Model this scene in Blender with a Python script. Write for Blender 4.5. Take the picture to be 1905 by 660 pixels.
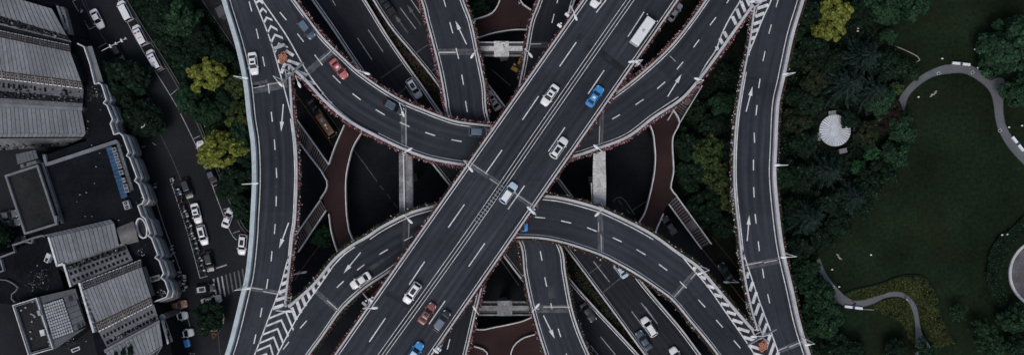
import bpy, math, random
import numpy as np
from mathutils import Vector, Matrix, noise as mnoise
for _o in list(bpy.data.objects): bpy.data.objects.remove(_o)
SC = bpy.context.scene
COL = SC.collection
R = math.radians
rnd = random.Random(7)
nrg = np.random.default_rng(11)

# ------------------------------------------------------------------ camera, sky, sun, exposure
F = 1577.0          # focal length in photo pixels
H = 190.0           # camera height in metres
cam_d = bpy.data.cameras.new('camera')
cam = bpy.data.objects.new('camera', cam_d); COL.objects.link(cam)
cam.location = (0, 0, H); cam.rotation_euler = (0, 0, 0)
cam_d.sensor_width = 36.0; cam_d.sensor_fit = 'HORIZONTAL'
cam_d.lens = 36.0 * F / 1905.0
cam_d.clip_start = 1.0; cam_d.clip_end = 5000.0
SC.camera = cam

SUN_EL, SUN_AZ = 58.0, 200.0
W = bpy.data.worlds.new('World'); SC.world = W; W.use_nodes = True
wn = W.node_tree.nodes; wl = W.node_tree.links
wn.clear()
bg = wn.new('ShaderNodeBackground'); wo = wn.new('ShaderNodeOutputWorld')
sky = wn.new('ShaderNodeTexSky'); sky.sky_type = 'NISHITA'; sky.sun_disc = False
sky.sun_elevation = R(SUN_EL); sky.sun_rotation = R(SUN_AZ)
sky.air_density = 1.0; sky.dust_density = 3.0; sky.ozone_density = 1.0
hs = wn.new('ShaderNodeHueSaturation'); hs.inputs['Saturation'].default_value = 0.78
wl.new(sky.outputs[0], hs.inputs['Color']); wl.new(hs.outputs[0], bg.inputs['Color'])
bg.inputs['Strength'].default_value = 0.10
wl.new(bg.outputs[0], wo.inputs['Surface'])
sd = bpy.data.lights.new('sun', 'SUN'); sun = bpy.data.objects.new('sun', sd); COL.objects.link(sun)
sd.energy = 0.8; sd.angle = R(25); sd.color = (1.0, 0.99, 0.97)
# direction of the sun (Nishita: rotation measured from +Y clockwise)
_sd = Vector((math.sin(R(SUN_AZ)) * math.cos(R(SUN_EL)), math.cos(R(SUN_AZ)) * math.cos(R(SUN_EL)), math.sin(R(SUN_EL))))
sun.rotation_euler = _sd.to_track_quat('Z', 'Y').to_euler()
SC.view_settings.view_transform = 'Standard'; SC.view_settings.look = 'None'
SC.view_settings.exposure = 0.18; SC.view_settings.gamma = 1.0; SC.view_settings.use_curve_mapping = False

# ------------------------------------------------------------------ helpers
def P(px, py, z=0.0):
    """world point seen at photo pixel (px, py) lying at real height z"""
    k = (H - z) / F
    return Vector(((px - 952.5) * k, (330.0 - py) * k, z))

def T(ox, oy, s, pts):
    """pixel list measured in an enlargement"""
    return [(ox + x / s, oy + y / s) for x, y in pts]

def tag(o, label=None, cat=None, group=None, kind=None):
    if label: o['label'] = label
    if cat: o['category'] = cat
    if group: o['group'] = group
    if kind: o['kind'] = kind
    return o

def empty(name, loc=(0, 0, 0), rz=0.0, s=1.0):
    o = bpy.data.objects.new(name, None); COL.objects.link(o)
    o.location = loc; o.rotation_euler = (0, 0, rz); o.scale = (s, s, s)
    o.empty_display_size = 0.3
    return o

class MB:
    def __init__(s): s.v = []; s.f = []; s.m = []; s.uv = {}
    def quad(s, a, b, c, d, m=0):
        i = len(s.v); s.v += [tuple(a), tuple(b), tuple(c), tuple(d)]; s.f.append((i, i+1, i+2, i+3)); s.m.append(m)
    def poly(s, pts, m=0):
        i = len(s.v); s.v += [tuple(p) for p in pts]; s.f.append(tuple(range(i, i+len(pts)))); s.m.append(m)
    def hexa(s, b, t, m=0):
        """b, t : four bottom and four top points"""
        i = len(s.v); s.v += [tuple(p) for p in b] + [tuple(p) for p in t]
        for f in ((3, 2, 1, 0), (4, 5, 6, 7), (0, 1, 5, 4), (1, 2, 6, 5), (2, 3, 7, 6), (3, 0, 4, 7)):
            s.f.append(tuple(i + k for k in f)); s.m.append(m)
    def box(s, c, d, rz=0.0, m=0):
        c = Vector(c); ca, sa = math.cos(rz), math.sin(rz); x, y, z = d[0]/2, d[1]/2, d[2]/2
        def q(a, b, e): return (c.x + a*ca - b*sa, c.y + a*sa + b*ca, c.z + e)
        s.hexa([q(-x, -y, -z), q(x, -y, -z), q(x, y, -z), q(-x, y, -z)], [q(-x, -y, z), q(x, -y, z), q(x, y, z), q(-x, y, z)], m)
    def prism(s, pts, z0, z1, m=0, mt=None):
        n = len(pts)
        if sum(pts[i][0]*pts[(i+1) % n][1] - pts[(i+1) % n][0]*pts[i][1] for i in range(n)) < 0: pts = pts[::-1]
        i = len(s.v)
        s.v += [(p[0], p[1], z0) for p in pts] + [(p[0], p[1], z1) for p in pts]
        s.f.append(tuple(range(i+n-1, i-1, -1))); s.m.append(m)
        s.f.append(tuple(range(i+n, i+2*n))); s.m.append(m if mt is None else mt)
        for k in range(n):
            j = (k+1) % n; s.f.append((i+k, i+j, i+n+j, i+n+k)); s.m.append(m)
    def tube(s, pts, r, n=6, m=0, cap=True):
        pts = [Vector(p) for p in pts]
        rr = r if isinstance(r, (list, tuple)) else [r]*len(pts)
        base = len(s.v)
        for k, p in enumerate(pts):
            d = (pts[min(k+1, len(pts)-1)] - pts[max(k-1, 0)])
            if d.length < 1e-9: d = Vector((0, 0, 1))
            d.normalize()
            a = d.cross(Vector((0, 0, 1)) if abs(d.z) < .9 else Vector((1, 0, 0))).normalized(); b = d.cross(a)
            for j in range(n):
                t = 2*math.pi*j/n; q = p + (a*math.cos(t) + b*math.sin(t))*rr[k]; s.v.append(tuple(q))
        for k in range(len(pts)-1):
            for j in range(n):
                j2 = (j+1) % n
                s.f.append((base+k*n+j, base+k*n+j2, base+(k+1)*n+j2, base+(k+1)*n+j)); s.m.append(m)
        if cap:
            s.f.append(tuple(base+j for j in range(n))); s.m.append(m)
            e = base+(len(pts)-1)*n
            s.f.append(tuple(e+n-1-j for j in range(n))); s.m.append(m)
    def cyl(s, c, r, z0, z1, n=12, m=0): s.prism([(c[0]+r*math.cos(2*math.pi*k/n), c[1]+r*math.sin(2*math.pi*k/n)) for k in range(n)], z0, z1, m)
    def ellipsoid(s, c, r, n=8, k=5, m=0, rz=0.0):
        b = len(s.v); ca, sa = math.cos(rz), math.sin(rz)
        for i in range(k+1):
            th = math.pi*i/k
            for j in range(n):
                ph = 2*math.pi*j/n
                x, y, z = r[0]*math.sin(th)*math.cos(ph), r[1]*math.sin(th)*math.sin(ph), r[2]*math.cos(th)
                s.v.append((c[0]+x*ca-y*sa, c[1]+x*sa+y*ca, c[2]+z))
        for i in range(k):
            for j in range(n):
                j2 = (j+1) % n; s.f.append((b+i*n+j, b+(i+1)*n+j, b+(i+1)*n+j2, b+i*n+j2)); s.m.append(m)
    def mesh(s, name, mats, smooth=False):
        me = bpy.data.meshes.new(name); me.from_pydata(s.v, [], s.f)
        for mt in (mats if isinstance(mats, (list, tuple)) else [mats]): me.materials.append(mt)
        if any(s.m): me.polygons.foreach_set('material_index', s.m)
        if smooth: me.polygons.foreach_set('use_smooth', [True]*len(me.polygons))
        me.update()
        return me
    def build(s, name, mats, parent=None, smooth=False):
        return link(name, s.mesh(name, mats, smooth), parent)

def link(name, me, parent=None):
    o = bpy.data.objects.new(name, me); COL.objects.link(o)
    if parent is not None: o.parent = parent
    return o

def copy_tree(o, parent=None):
    c = o.copy(); COL.objects.link(c); c.parent = parent
    for ch in list(o.children): copy_tree(ch, c)
    return c

def np_quads(name, V, mats, mi=None, parent=None):
    """V: (n,4,3) array of loose quads -> one object"""
    n = V.shape[0]; me = bpy.data.meshes.new(name)
    me.vertices.add(n*4); me.vertices.foreach_set('co', V.reshape(-1).astype(np.float32))
    me.loops.add(n*4); me.loops.foreach_set('vertex_index', np.arange(n*4, dtype=np.int32))
    me.polygons.add(n); me.polygons.foreach_set('loop_start', np.arange(0, n*4, 4, dtype=np.int32))
    me.polygons.foreach_set('loop_total', np.full(n, 4, dtype=np.int32))
    for mt in (mats if isinstance(mats, (list, tuple)) else [mats]): me.materials.append(mt)
    if mi is not None: me.polygons.foreach_set('material_index', mi.astype(np.int32))
    me.update(); me.validate()
    return link(name, me, parent)

# ------------------------------------------------------------------ materials
def mat(name, col, rough=0.8, metal=0.0, var=0.0, scale=1.0, var2=0.0, scale2=12.0, coat=0.0, bump=0.0, spec=0.10, objrand=0.0, emit=None):
    m = bpy.data.materials.new(name); m.use_nodes = True; nt = m.node_tree; b = nt.nodes['Principled BSDF']
    b.inputs['Roughness'].default_value = rough; b.inputs['Metallic'].default_value = metal
    b.inputs['Specular IOR Level'].default_value = spec
    if coat: b.inputs['Coat Weight'].default_value = coat; b.inputs['Coat Roughness'].default_value = 0.06
    rgb = nt.nodes.new('ShaderNodeRGB'); rgb.outputs[0].default_value = (*col, 1); out = rgb.outputs[0]
    def mul(fac_out, lo, hi, prev):
        mr = nt.nodes.new('ShaderNodeMapRange'); mr.inputs['From Min'].default_value = 0.3; mr.inputs['From Max'].default_value = 0.7
        mr.inputs['To Min'].default_value = lo; mr.inputs['To Max'].default_value = hi; nt.links.new(fac_out, mr.inputs['Value'])
        mx = nt.nodes.new('ShaderNodeMix'); mx.data_type = 'RGBA'; mx.blend_type = 'MULTIPLY'; mx.inputs[0].default_value = 1.0
        nt.links.new(prev, mx.inputs[6]); nt.links.new(mr.outputs[0], mx.inputs[7]); return mx.outputs[2]
    if var or var2 or bump:
        g = nt.nodes.new('ShaderNodeNewGeometry')
    for v_, s_ in ((var, scale), (var2, scale2)):
        if v_:
            n = nt.nodes.new('ShaderNodeTexNoise'); n.inputs['Scale'].default_value = s_; n.inputs['Detail'].default_value = 4
            nt.links.new(g.outputs['Position'], n.inputs['Vector']); out = mul(n.outputs[0], 1-v_, 1+v_, out)
    if objrand:
        oi = nt.nodes.new('ShaderNodeObjectInfo'); mr = nt.nodes.new('ShaderNodeMapRange')
        mr.inputs['To Min'].default_value = 1-objrand; mr.inputs['To Max'].default_value = 1+objrand
        nt.links.new(oi.outputs['Random'], mr.inputs['Value'])
        mx = nt.nodes.new('ShaderNodeMix'); mx.data_type = 'RGBA'; mx.blend_type = 'MULTIPLY'; mx.inputs[0].default_value = 1.0
        nt.links.new(out, mx.inputs[6]); nt.links.new(mr.outputs[0], mx.inputs[7]); out = mx.outputs[2]
    nt.links.new(out, b.inputs['Base Color'])
    if bump:
        n = nt.nodes.new('ShaderNodeTexNoise'); n.inputs['Scale'].default_value = scale2; nt.links.new(g.outputs['Position'], n.inputs['Vector'])
        bp = nt.nodes.new('ShaderNodeBump'); bp.inputs['Strength'].default_value = bump; bp.inputs['Distance'].default_value = 0.05
        nt.links.new(n.outputs[0], bp.inputs['Height']); nt.links.new(bp.outputs[0], b.inputs['Normal'])
    if emit: b.inputs['Emission Color'].default_value = (*emit[0], 1); b.inputs['Emission Strength'].default_value = emit[1]
    return m

def road_mat(name, col, lane=3.6, streak=0.30):
    """asphalt: broad stains, fine grain, long streaks and lane wear along the road (UV in metres: x across, y along)"""
    m = bpy.data.materials.new(name); m.use_nodes = True; nt = m.node_tree; b = nt.nodes['Principled BSDF']; L = nt.links
    b.inputs['Roughness'].default_value = 0.82; b.inputs['Specular IOR Level'].default_value = 0.12
    uv = nt.nodes.new('ShaderNodeUVMap'); uv.uv_map = 'road'
    g = nt.nodes.new('ShaderNodeNewGeometry')
    def noise(vec, sc, det=4):
        n = nt.nodes.new('ShaderNodeTexNoise'); n.inputs['Scale'].default_value = sc; n.inputs['Detail'].default_value = det
        L.new(vec, n.inputs['Vector']); return n.outputs[0]
    mp = nt.nodes.new('ShaderNodeMapping'); mp.inputs['Scale'].default_value = (1.3, 0.035, 1); L.new(uv.outputs[0], mp.inputs['Vector'])
    sx = nt.nodes.new('ShaderNodeSeparateXYZ'); L.new(uv.outputs[0], sx.inputs[0])
    mth = nt.nodes.new('ShaderNodeMath'); mth.operation = 'MULTIPLY'; mth.inputs[1].default_value = 2*math.pi*2/lane; L.new(sx.outputs[0], mth.inputs[0])
    sn = nt.nodes.new('ShaderNodeMath'); sn.operation = 'COSINE'; L.new(mth.outputs[0], sn.inputs[0])
    sy = nt.nodes.new('ShaderNodeMath'); sy.operation = 'MULTIPLY'; sy.inputs[1].default_value = 1/27.0; L.new(sx.outputs[1], sy.inputs[0])
    fl_ = nt.nodes.new('ShaderNodeMath'); fl_.operation = 'FLOOR'; L.new(sy.outputs[0], fl_.inputs[0])
    wnz = nt.nodes.new('ShaderNodeTexWhiteNoise'); wnz.noise_dimensions = '1D'; L.new(fl_.outputs[0], wnz.inputs['W'])
    facs = [(noise(mp.outputs[0], 1.0, 3), 0.3, 0.7, 1-streak, 1+streak), (noise(g.outputs['Position'], 0.09, 3), 0.3, 0.7, 0.80, 1.20),
            (noise(g.outputs['Position'], 1.1, 5), 0.3, 0.7, 0.9, 1.1), (noise(g.outputs['Position'], 14, 2), 0.3, 0.7, 0.82, 1.18), (sn.outputs[0], -1, 1, 0.90, 1.10), (wnz.outputs[0], 0, 1, 0.90, 1.10)]
    rgb = nt.nodes.new('ShaderNodeRGB'); rgb.outputs[0].default_value = (*col, 1); out = rgb.outputs[0]
    for f, a, c, lo, hi in facs:
        mr = nt.nodes.new('ShaderNodeMapRange'); mr.inputs['From Min'].default_value = a; mr.inputs['From Max'].default_value = c
        mr.inputs['To Min'].default_value = lo; mr.inputs['To Max'].default_value = hi; L.new(f, mr.inputs['Value'])
        mx = nt.nodes.new('ShaderNodeMix'); mx.data_type = 'RGBA'; mx.blend_type = 'MULTIPLY'; mx.inputs[0].default_value = 1.0
        L.new(out, mx.inputs[6]); L.new(mr.outputs[0], mx.inputs[7]); out = mx.outputs[2]
    L.new(out, b.inputs['Base Color'])
    return m

M = {}
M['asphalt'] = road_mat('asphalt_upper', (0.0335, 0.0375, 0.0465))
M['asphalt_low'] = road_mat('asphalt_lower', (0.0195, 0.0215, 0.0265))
M['asphalt_side'] = mat('deck_concrete', (0.10, 0.10, 0.105), 0.9, var=.3, scale=.4, var2=.2, scale2=5)
M['street'] = mat('street_asphalt', (0.0215, 0.0222, 0.0255), 0.85, spec=.04, var=.3, scale=.08, var2=.16, scale2=2.2)
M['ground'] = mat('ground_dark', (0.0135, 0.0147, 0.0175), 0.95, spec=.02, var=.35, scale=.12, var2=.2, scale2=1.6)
M['paint'] = mat('road_paint', (0.66, 0.66, 0.66), 0.7, var=.22, scale=.9, var2=.32, scale2=6)
M['paint_worn'] = mat('worn_road_paint', (0.34, 0.34, 0.345), 0.8, var=.3, scale=1.5, var2=.35, scale2=9)
M['paint_old'] = mat('old_road_paint', (0.12, 0.12, 0.123), 0.8, var=.3, scale=1.5, var2=.35, scale2=9)
M['paint_yellow'] = mat('yellow_road_paint', (0.16, 0.075, 0.03), 0.8, var=.3, scale=1.5)
M['joint'] = mat('joint_concrete', (0.095, 0.098, 0.105), 0.85, var=.4, scale=.8, var2=.35, scale2=4)
M['patch'] = mat('asphalt_patch', (0.058, 0.061, 0.068), 0.85, var=.25, scale=.8, var2=.2, scale2=6)
M['patch_dark'] = mat('asphalt_dark_patch', (0.024, 0.0255, 0.029), 0.85, var=.35, scale=.6, var2=.3, scale2=5)
M['parapet'] = mat('parapet_concrete', (0.50, 0.49, 0.50), 0.8, var=.14, scale=.3, var2=.12, scale2=2)
M['parapet_blue'] = mat('pale_blue_barrier', (0.46, 0.52, 0.54), 0.55, var=.12, scale=.5, var2=.1, scale2=4)
M['rail'] = mat('white_rail', (0.68, 0.68, 0.68), 0.55, var=.15, scale=.7)
M['metal'] = mat('grey_metal', (0.30, 0.31, 0.33), 0.45, metal=.3, var=.12, scale=2)
M['white_metal'] = mat('white_metal', (0.80, 0.80, 0.80), 0.5, var=.06, scale=2)
M['dark'] = mat('dark_metal', (0.03, 0.03, 0.033), 0.6)
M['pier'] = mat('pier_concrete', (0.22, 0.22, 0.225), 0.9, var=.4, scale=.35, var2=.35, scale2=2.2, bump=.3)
M['pier_shade'] = mat('shaded_recess_concrete', (0.085, 0.085, 0.088), 0.9, var=.3, scale=.5, var2=.3, scale2=3)  # pier concrete again, the shade of the beam recess put into its colour
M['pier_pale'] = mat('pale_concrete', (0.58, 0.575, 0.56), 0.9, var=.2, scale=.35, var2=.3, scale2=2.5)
M['maroon'] = mat('maroon_paving', (0.037, 0.0205, 0.0205), 0.85, var=.25, scale=.15, var2=.2, scale2=3)
M['tread'] = mat('stair_tread', (0.15, 0.12, 0.12), 0.85, var=.2, scale=.6)
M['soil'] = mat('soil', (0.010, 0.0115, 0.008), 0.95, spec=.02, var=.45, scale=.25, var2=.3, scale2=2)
M['lawn'] = mat('lawn_grass', (0.0122, 0.0200, 0.0105), 0.95, var=.34, scale=.07, var2=.30, scale2=1.3, bump=.3, spec=.0)
def _lawn():
    m = M['lawn']; nt = m.node_tree; b = nt.nodes['Principled BSDF']; src = b.inputs['Base Color'].links[0].from_socket
    g = nt.nodes.new('ShaderNodeNewGeometry'); prev = src
    for sc_, lo, hi, c in ((.045, .52, .72, (.0165, .0145, .0085)), (.16, .58, .74, (.0135, .0160, .0085)), (.11, .60, .75, (.0068, .0125, .0095))):
        n = nt.nodes.new('ShaderNodeTexNoise'); n.inputs['Scale'].default_value = sc_; n.inputs['Detail'].default_value = 6; n.inputs['Roughness'].default_value = .68; nt.links.new(g.outputs['Position'], n.inputs['Vector'])
        mr = nt.nodes.new('ShaderNodeMapRange'); mr.inputs['From Min'].default_value = lo; mr.inputs['From Max'].default_value = hi; mr.inputs['To Max'].default_value = .85; nt.links.new(n.outputs[0], mr.inputs['Value'])
        mx = nt.nodes.new('ShaderNodeMix'); mx.data_type = 'RGBA'; nt.links.new(mr.outputs[0], mx.inputs[0]); nt.links.new(prev, mx.inputs[6]); mx.inputs[7].default_value = (*c, 1); prev = mx.outputs[2]
    nt.links.new(prev, b.inputs['Base Color'])
_lawn()
M['bed'] = mat('bed_soil', (0.028, 0.030, 0.012), 0.95, var=.4, scale=.2, var2=.3, scale2=2)
M['path'] = mat('path_paving', (0.13, 0.134, 0.146), 0.88, var=.12, scale=.3, var2=.2, scale2=4)
M['kerb'] = mat('kerb_stone', (0.085, 0.085, 0.088), 0.85, var=.2, scale=.6, var2=.2, scale2=5)
M['roofmetal'] = mat('roof_sheet', (0.185, 0.190, 0.205), 0.55, var=.18, scale=.12, var2=.14, scale2=1.5, objrand=.12)
M['roofgrey'] = mat('grey_roof', (0.095, 0.10, 0.11), 0.7, var=.2, scale=.2, var2=.18, scale2=2)
M['seam'] = mat('roof_seam', (0.035, 0.037, 0.042), 0.7)
M['brown'] = mat('mansard_brown', (0.070, 0.056, 0.053), 0.8, var=.3, scale=.5, var2=.2, scale2=4)
M['facade'] = mat('facade_grey', (0.125, 0.128, 0.138), 0.85, var=.3, scale=.25, var2=.25, scale2=2)
M['frame'] = mat('window_frame', (0.20, 0.18, 0.175), 0.7, var=.25, scale=1)
M['sill'] = mat('window_sill', (0.60, 0.60, 0.60), 0.7, var=.3, scale=1)
M['glass'] = mat('dark_glass', (0.008, 0.009, 0.011), 0.15, spec=.4)
M['podium'] = mat('podium_roof', (0.0092, 0.0102, 0.0125), 0.9, spec=.02, var=.4, scale=.12, var2=.25, scale2=1.5)
M['flat'] = mat('flat_roof', (0.024, 0.024, 0.025), 0.9, spec=.03, var=.25, scale=.15, var2=.2, scale2=1.5)
M['cornice'] = mat('cornice_grey', (0.17, 0.178, 0.19), 0.8, var=.2, scale=.5, var2=.15, scale2=3)
M['cornice_edge'] = mat('cornice_white', (0.60, 0.60, 0.61), 0.75, var=.2, scale=.8)
M['cornice_dark'] = mat('cornice_wall', (0.017, 0.0185, 0.022), 0.85, spec=.03, var=.2, scale=.6)
M['barrel'] = mat('barrel_roof', (0.17, 0.16, 0.155), 0.85, var=.25, scale=.4, var2=.2, scale2=3)
M['solar'] = mat('solar_blue', (0.018, 0.065, 0.135), 0.3, spec=.5, var=.2, scale=1, objrand=.15)
M['aircon'] = mat('aircon_case', (0.30, 0.31, 0.33), 0.6, var=.15, scale=1)
M['skylight'] = mat('skylight_pane', (0.33, 0.34, 0.36), 0.5, var=.2, scale=.8, var2=.2, scale2=3)
M['junk'] = mat('rooftop_clutter', (0.055, 0.052, 0.052), 0.9, var=.5, scale=1.5)
M['timber'] = mat('white_board', (0.72, 0.76, 0.82), 0.8, var=.10, scale=.5, var2=.12, scale2=3, objrand=.08)
M['timber_grey'] = mat('grey_board', (0.24, 0.245, 0.26), 0.8, var=.25, scale=.8, var2=.2, scale2=4)
M['rubber'] = mat('rubber', (0.010, 0.010, 0.011), 0.9)
M['rim'] = mat('rim_alloy', (0.35, 0.35, 0.37), 0.4, metal=.7)
M['carglass'] = mat('car_glass', (0.012, 0.014, 0.018), 0.08, spec=.5)
M['headlamp'] = mat('headlamp', (0.65, 0.67, 0.7), 0.15)
M['taillamp'] = mat('taillamp', (0.25, 0.012, 0.01), 0.25)
M['redlamp'] = mat('red_light', (0.45, 0.015, 0.015), 0.3)
M['bluelamp'] = mat('blue_light', (0.015, 0.05, 0.42), 0.3)
M['trunk'] = mat('bark', (0.035, 0.026, 0.02), 0.95, var=.3, scale=2)
def leafmat(name, c, c2, obj=.15):
    m = mat(name, c, 0.7, var=.35, scale=.35, var2=.35, scale2=1.7, objrand=obj, spec=.03)
    nt = m.node_tree; b = nt.nodes['Principled BSDF']
    src = b.inputs['Base Color'].links[0].from_socket
    g = nt.nodes.new('ShaderNodeNewGeometry'); mx = nt.nodes.new('ShaderNodeMix'); mx.data_type = 'RGBA'
    mr = nt.nodes.new('ShaderNodeMapRange'); mr.inputs['From Min'].default_value = .55; mr.inputs['From Max'].default_value = 1.0
    nt.links.new(g.outputs['Random Per Island'], mr.inputs['Value']); nt.links.new(mr.outputs[0], mx.inputs[0])
    nt.links.new(src, mx.inputs[6]); mx.inputs[7].default_value = (*c2, 1); nt.links.new(mx.outputs[2], b.inputs['Base Color'])
    return m
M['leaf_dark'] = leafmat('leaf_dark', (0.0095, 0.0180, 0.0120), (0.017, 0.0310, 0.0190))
M['leaf_green'] = leafmat('leaf_green', (0.018, 0.044, 0.023), (0.034, 0.074, 0.036))
M['leaf_bright'] = leafmat('leaf_bright', (0.025, 0.075, 0.028), (0.05, 0.13, 0.045))
M['leaf_olive'] = leafmat('leaf_olive', (0.050, 0.066, 0.020), (0.100, 0.118, 0.034))
M['leaf_gold'] = leafmat('leaf_gold', (0.130, 0.150, 0.028), (0.29, 0.31, 0.075), .08)
M['leaf_red'] = leafmat('leaf_red', (0.020, 0.010, 0.011), (0.03, 0.014, 0.014))
M['leaf_fir'] = leafmat('leaf_fir', (0.019, 0.036, 0.031), (0.042, 0.066, 0.058))
M['leaf_bed'] = leafmat('leaf_bed', (0.028, 0.038, 0.013), (0.060, 0.050, 0.020), 0)
M['leaf_dull'] = leafmat('leaf_dull', (0.026, 0.032, 0.016), (0.046, 0.052, 0.026))
M['void'] = mat('window_void', (0.008, 0.008, 0.009), 0.9, spec=.0)
M['petal'] = leafmat('petal_pink', (0.27, 0.125, 0.135), (0.58, 0.40, 0.41), 0)
M['petal_deep'] = leafmat('petal_deep', (0.11, 0.028, 0.03), (0.17, 0.05, 0.05), 0)
M['petal_white'] = mat('petal_white', (0.5, 0.48, 0.48), 0.8)
M['leaf_box'] = leafmat('planter_leaf', (0.030, 0.045, 0.022), (0.055, 0.075, 0.035), 0)
M['stem'] = mat('planter_stem', (0.045, 0.030, 0.026), 0.9, var=.3, scale=2)
M['skin'] = mat('skin', (0.42, 0.25, 0.18), 0.6)
M['hair'] = mat('hair', (0.012, 0.010, 0.009), 0.6)
M['cloth_white'] = mat('white_cloth', (0.62, 0.62, 0.62), 0.9)
M['cloth_dark'] = mat('dark_cloth', (0.02, 0.022, 0.03), 0.9)
M['bench_blue'] = mat('blue_cushion', (0.045, 0.085, 0.17), 0.7)
M['stone'] = mat('pale_stone', (0.36, 0.30, 0.27), 0.9, var=.3, scale=2)
M['barrel_orange'] = mat('faded_orange_plastic', (0.45, 0.20, 0.13), 0.6, var=.15, scale=2)
M['excavator'] = mat('excavator_yellow', (0.38, 0.25, 0.07), 0.5, var=.2, scale=1)
_paints = {}
def paint(key):
    c = {'white': (.80, .80, .80), 'silver': (.42, .44, .47), 'red': (.46, .115, .11), 'brown_red': (.24, .085, .07), 'slate': (.05, .075, .115), 'dark': (.018, .021, .026),
         'black': (.009, .010, .012), 'blue': (.035, .28, .64), 'pale_blue': (.50, .62, .72), 'orange': (.34, .17, .09), 'grey_blue': (.10, .15, .21), 'grey': (.11, .115, .12), 'cream': (.50, .48, .43), 'amber': (.20, .105, .05)}[key]
    if key not in _paints: _paints[key] = mat('paint_'+key, c, 0.32, coat=.5, spec=.4, var=.05, scale=3)
    return _paints[key]

# ------------------------------------------------------------------ curves in the plane
def smooth(pts, n=None, sharp=False, step=None):
    """resample a pixel polyline evenly, Catmull-Rom"""
    a = np.array(pts, float)
    if len(a) == 2 or sharp: d = a
    else:
        q = np.vstack([2*a[0]-a[1], a, 2*a[-1]-a[-2]]); out = []
        for i in range(1, len(q)-2):
            p0, p1, p2, p3 = q[i-1], q[i], q[i+1], q[i+2]
            for t in np.linspace(0, 1, 14, endpoint=False):
                out.append(.5*((2*p1)+(-p0+p2)*t+(2*p0-5*p1+4*p2-p3)*t*t+(-p0+3*p1-3*p2+p3)*t**3))
        out.append(q[-2]); d = np.array(out)
    s = np.concatenate([[0], np.cumsum(np.hypot(*np.diff(d, axis=0).T))])
    if n is None: n = max(2, int(s[-1]/(step or 9))+1)
    t = np.linspace(0, s[-1], n)
    return np.stack([np.interp(t, s, d[:, 0]), np.interp(t, s, d[:, 1])], 1)

def W2(pts, z): 
    k = (H-z)/F
    a = np.asarray(pts, float)
    return np.stack([(a[:, 0]-952.5)*k, (330-a[:, 1])*k], 1)

def normals(w):
    d = np.gradient(w, axis=0); d /= np.maximum(np.hypot(d[:, 0], d[:, 1])[:, None], 1e-9)
    return np.stack([-d[:, 1], d[:, 0]], 1)

def sweep(w, nrm, o0, o1, z0, z1, mb, m=0):
    """box section swept along w between offsets o0 and o1 along nrm"""
    a = w+nrm*o0; b = w+nrm*o1; n = len(w); i = len(mb.v)
    for k in range(n):
        mb.v += [(a[k, 0], a[k, 1], z0), (b[k, 0], b[k, 1], z0), (b[k, 0], b[k, 1], z1), (a[k, 0], a[k, 1], z1)]
    for k in range(n-1):
        p = i+4*k; q = p+4
        for e in range(4):
            f = (e+1) % 4; mb.f.append((p+e, p+f, q+f, q+e)); mb.m.append(m)
    mb.f.append((i, i+1, i+2, i+3)); mb.m.append(m); e = i+4*(n-1); mb.f.append((e+3, e+2, e+1, e)); mb.m.append(m)

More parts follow.
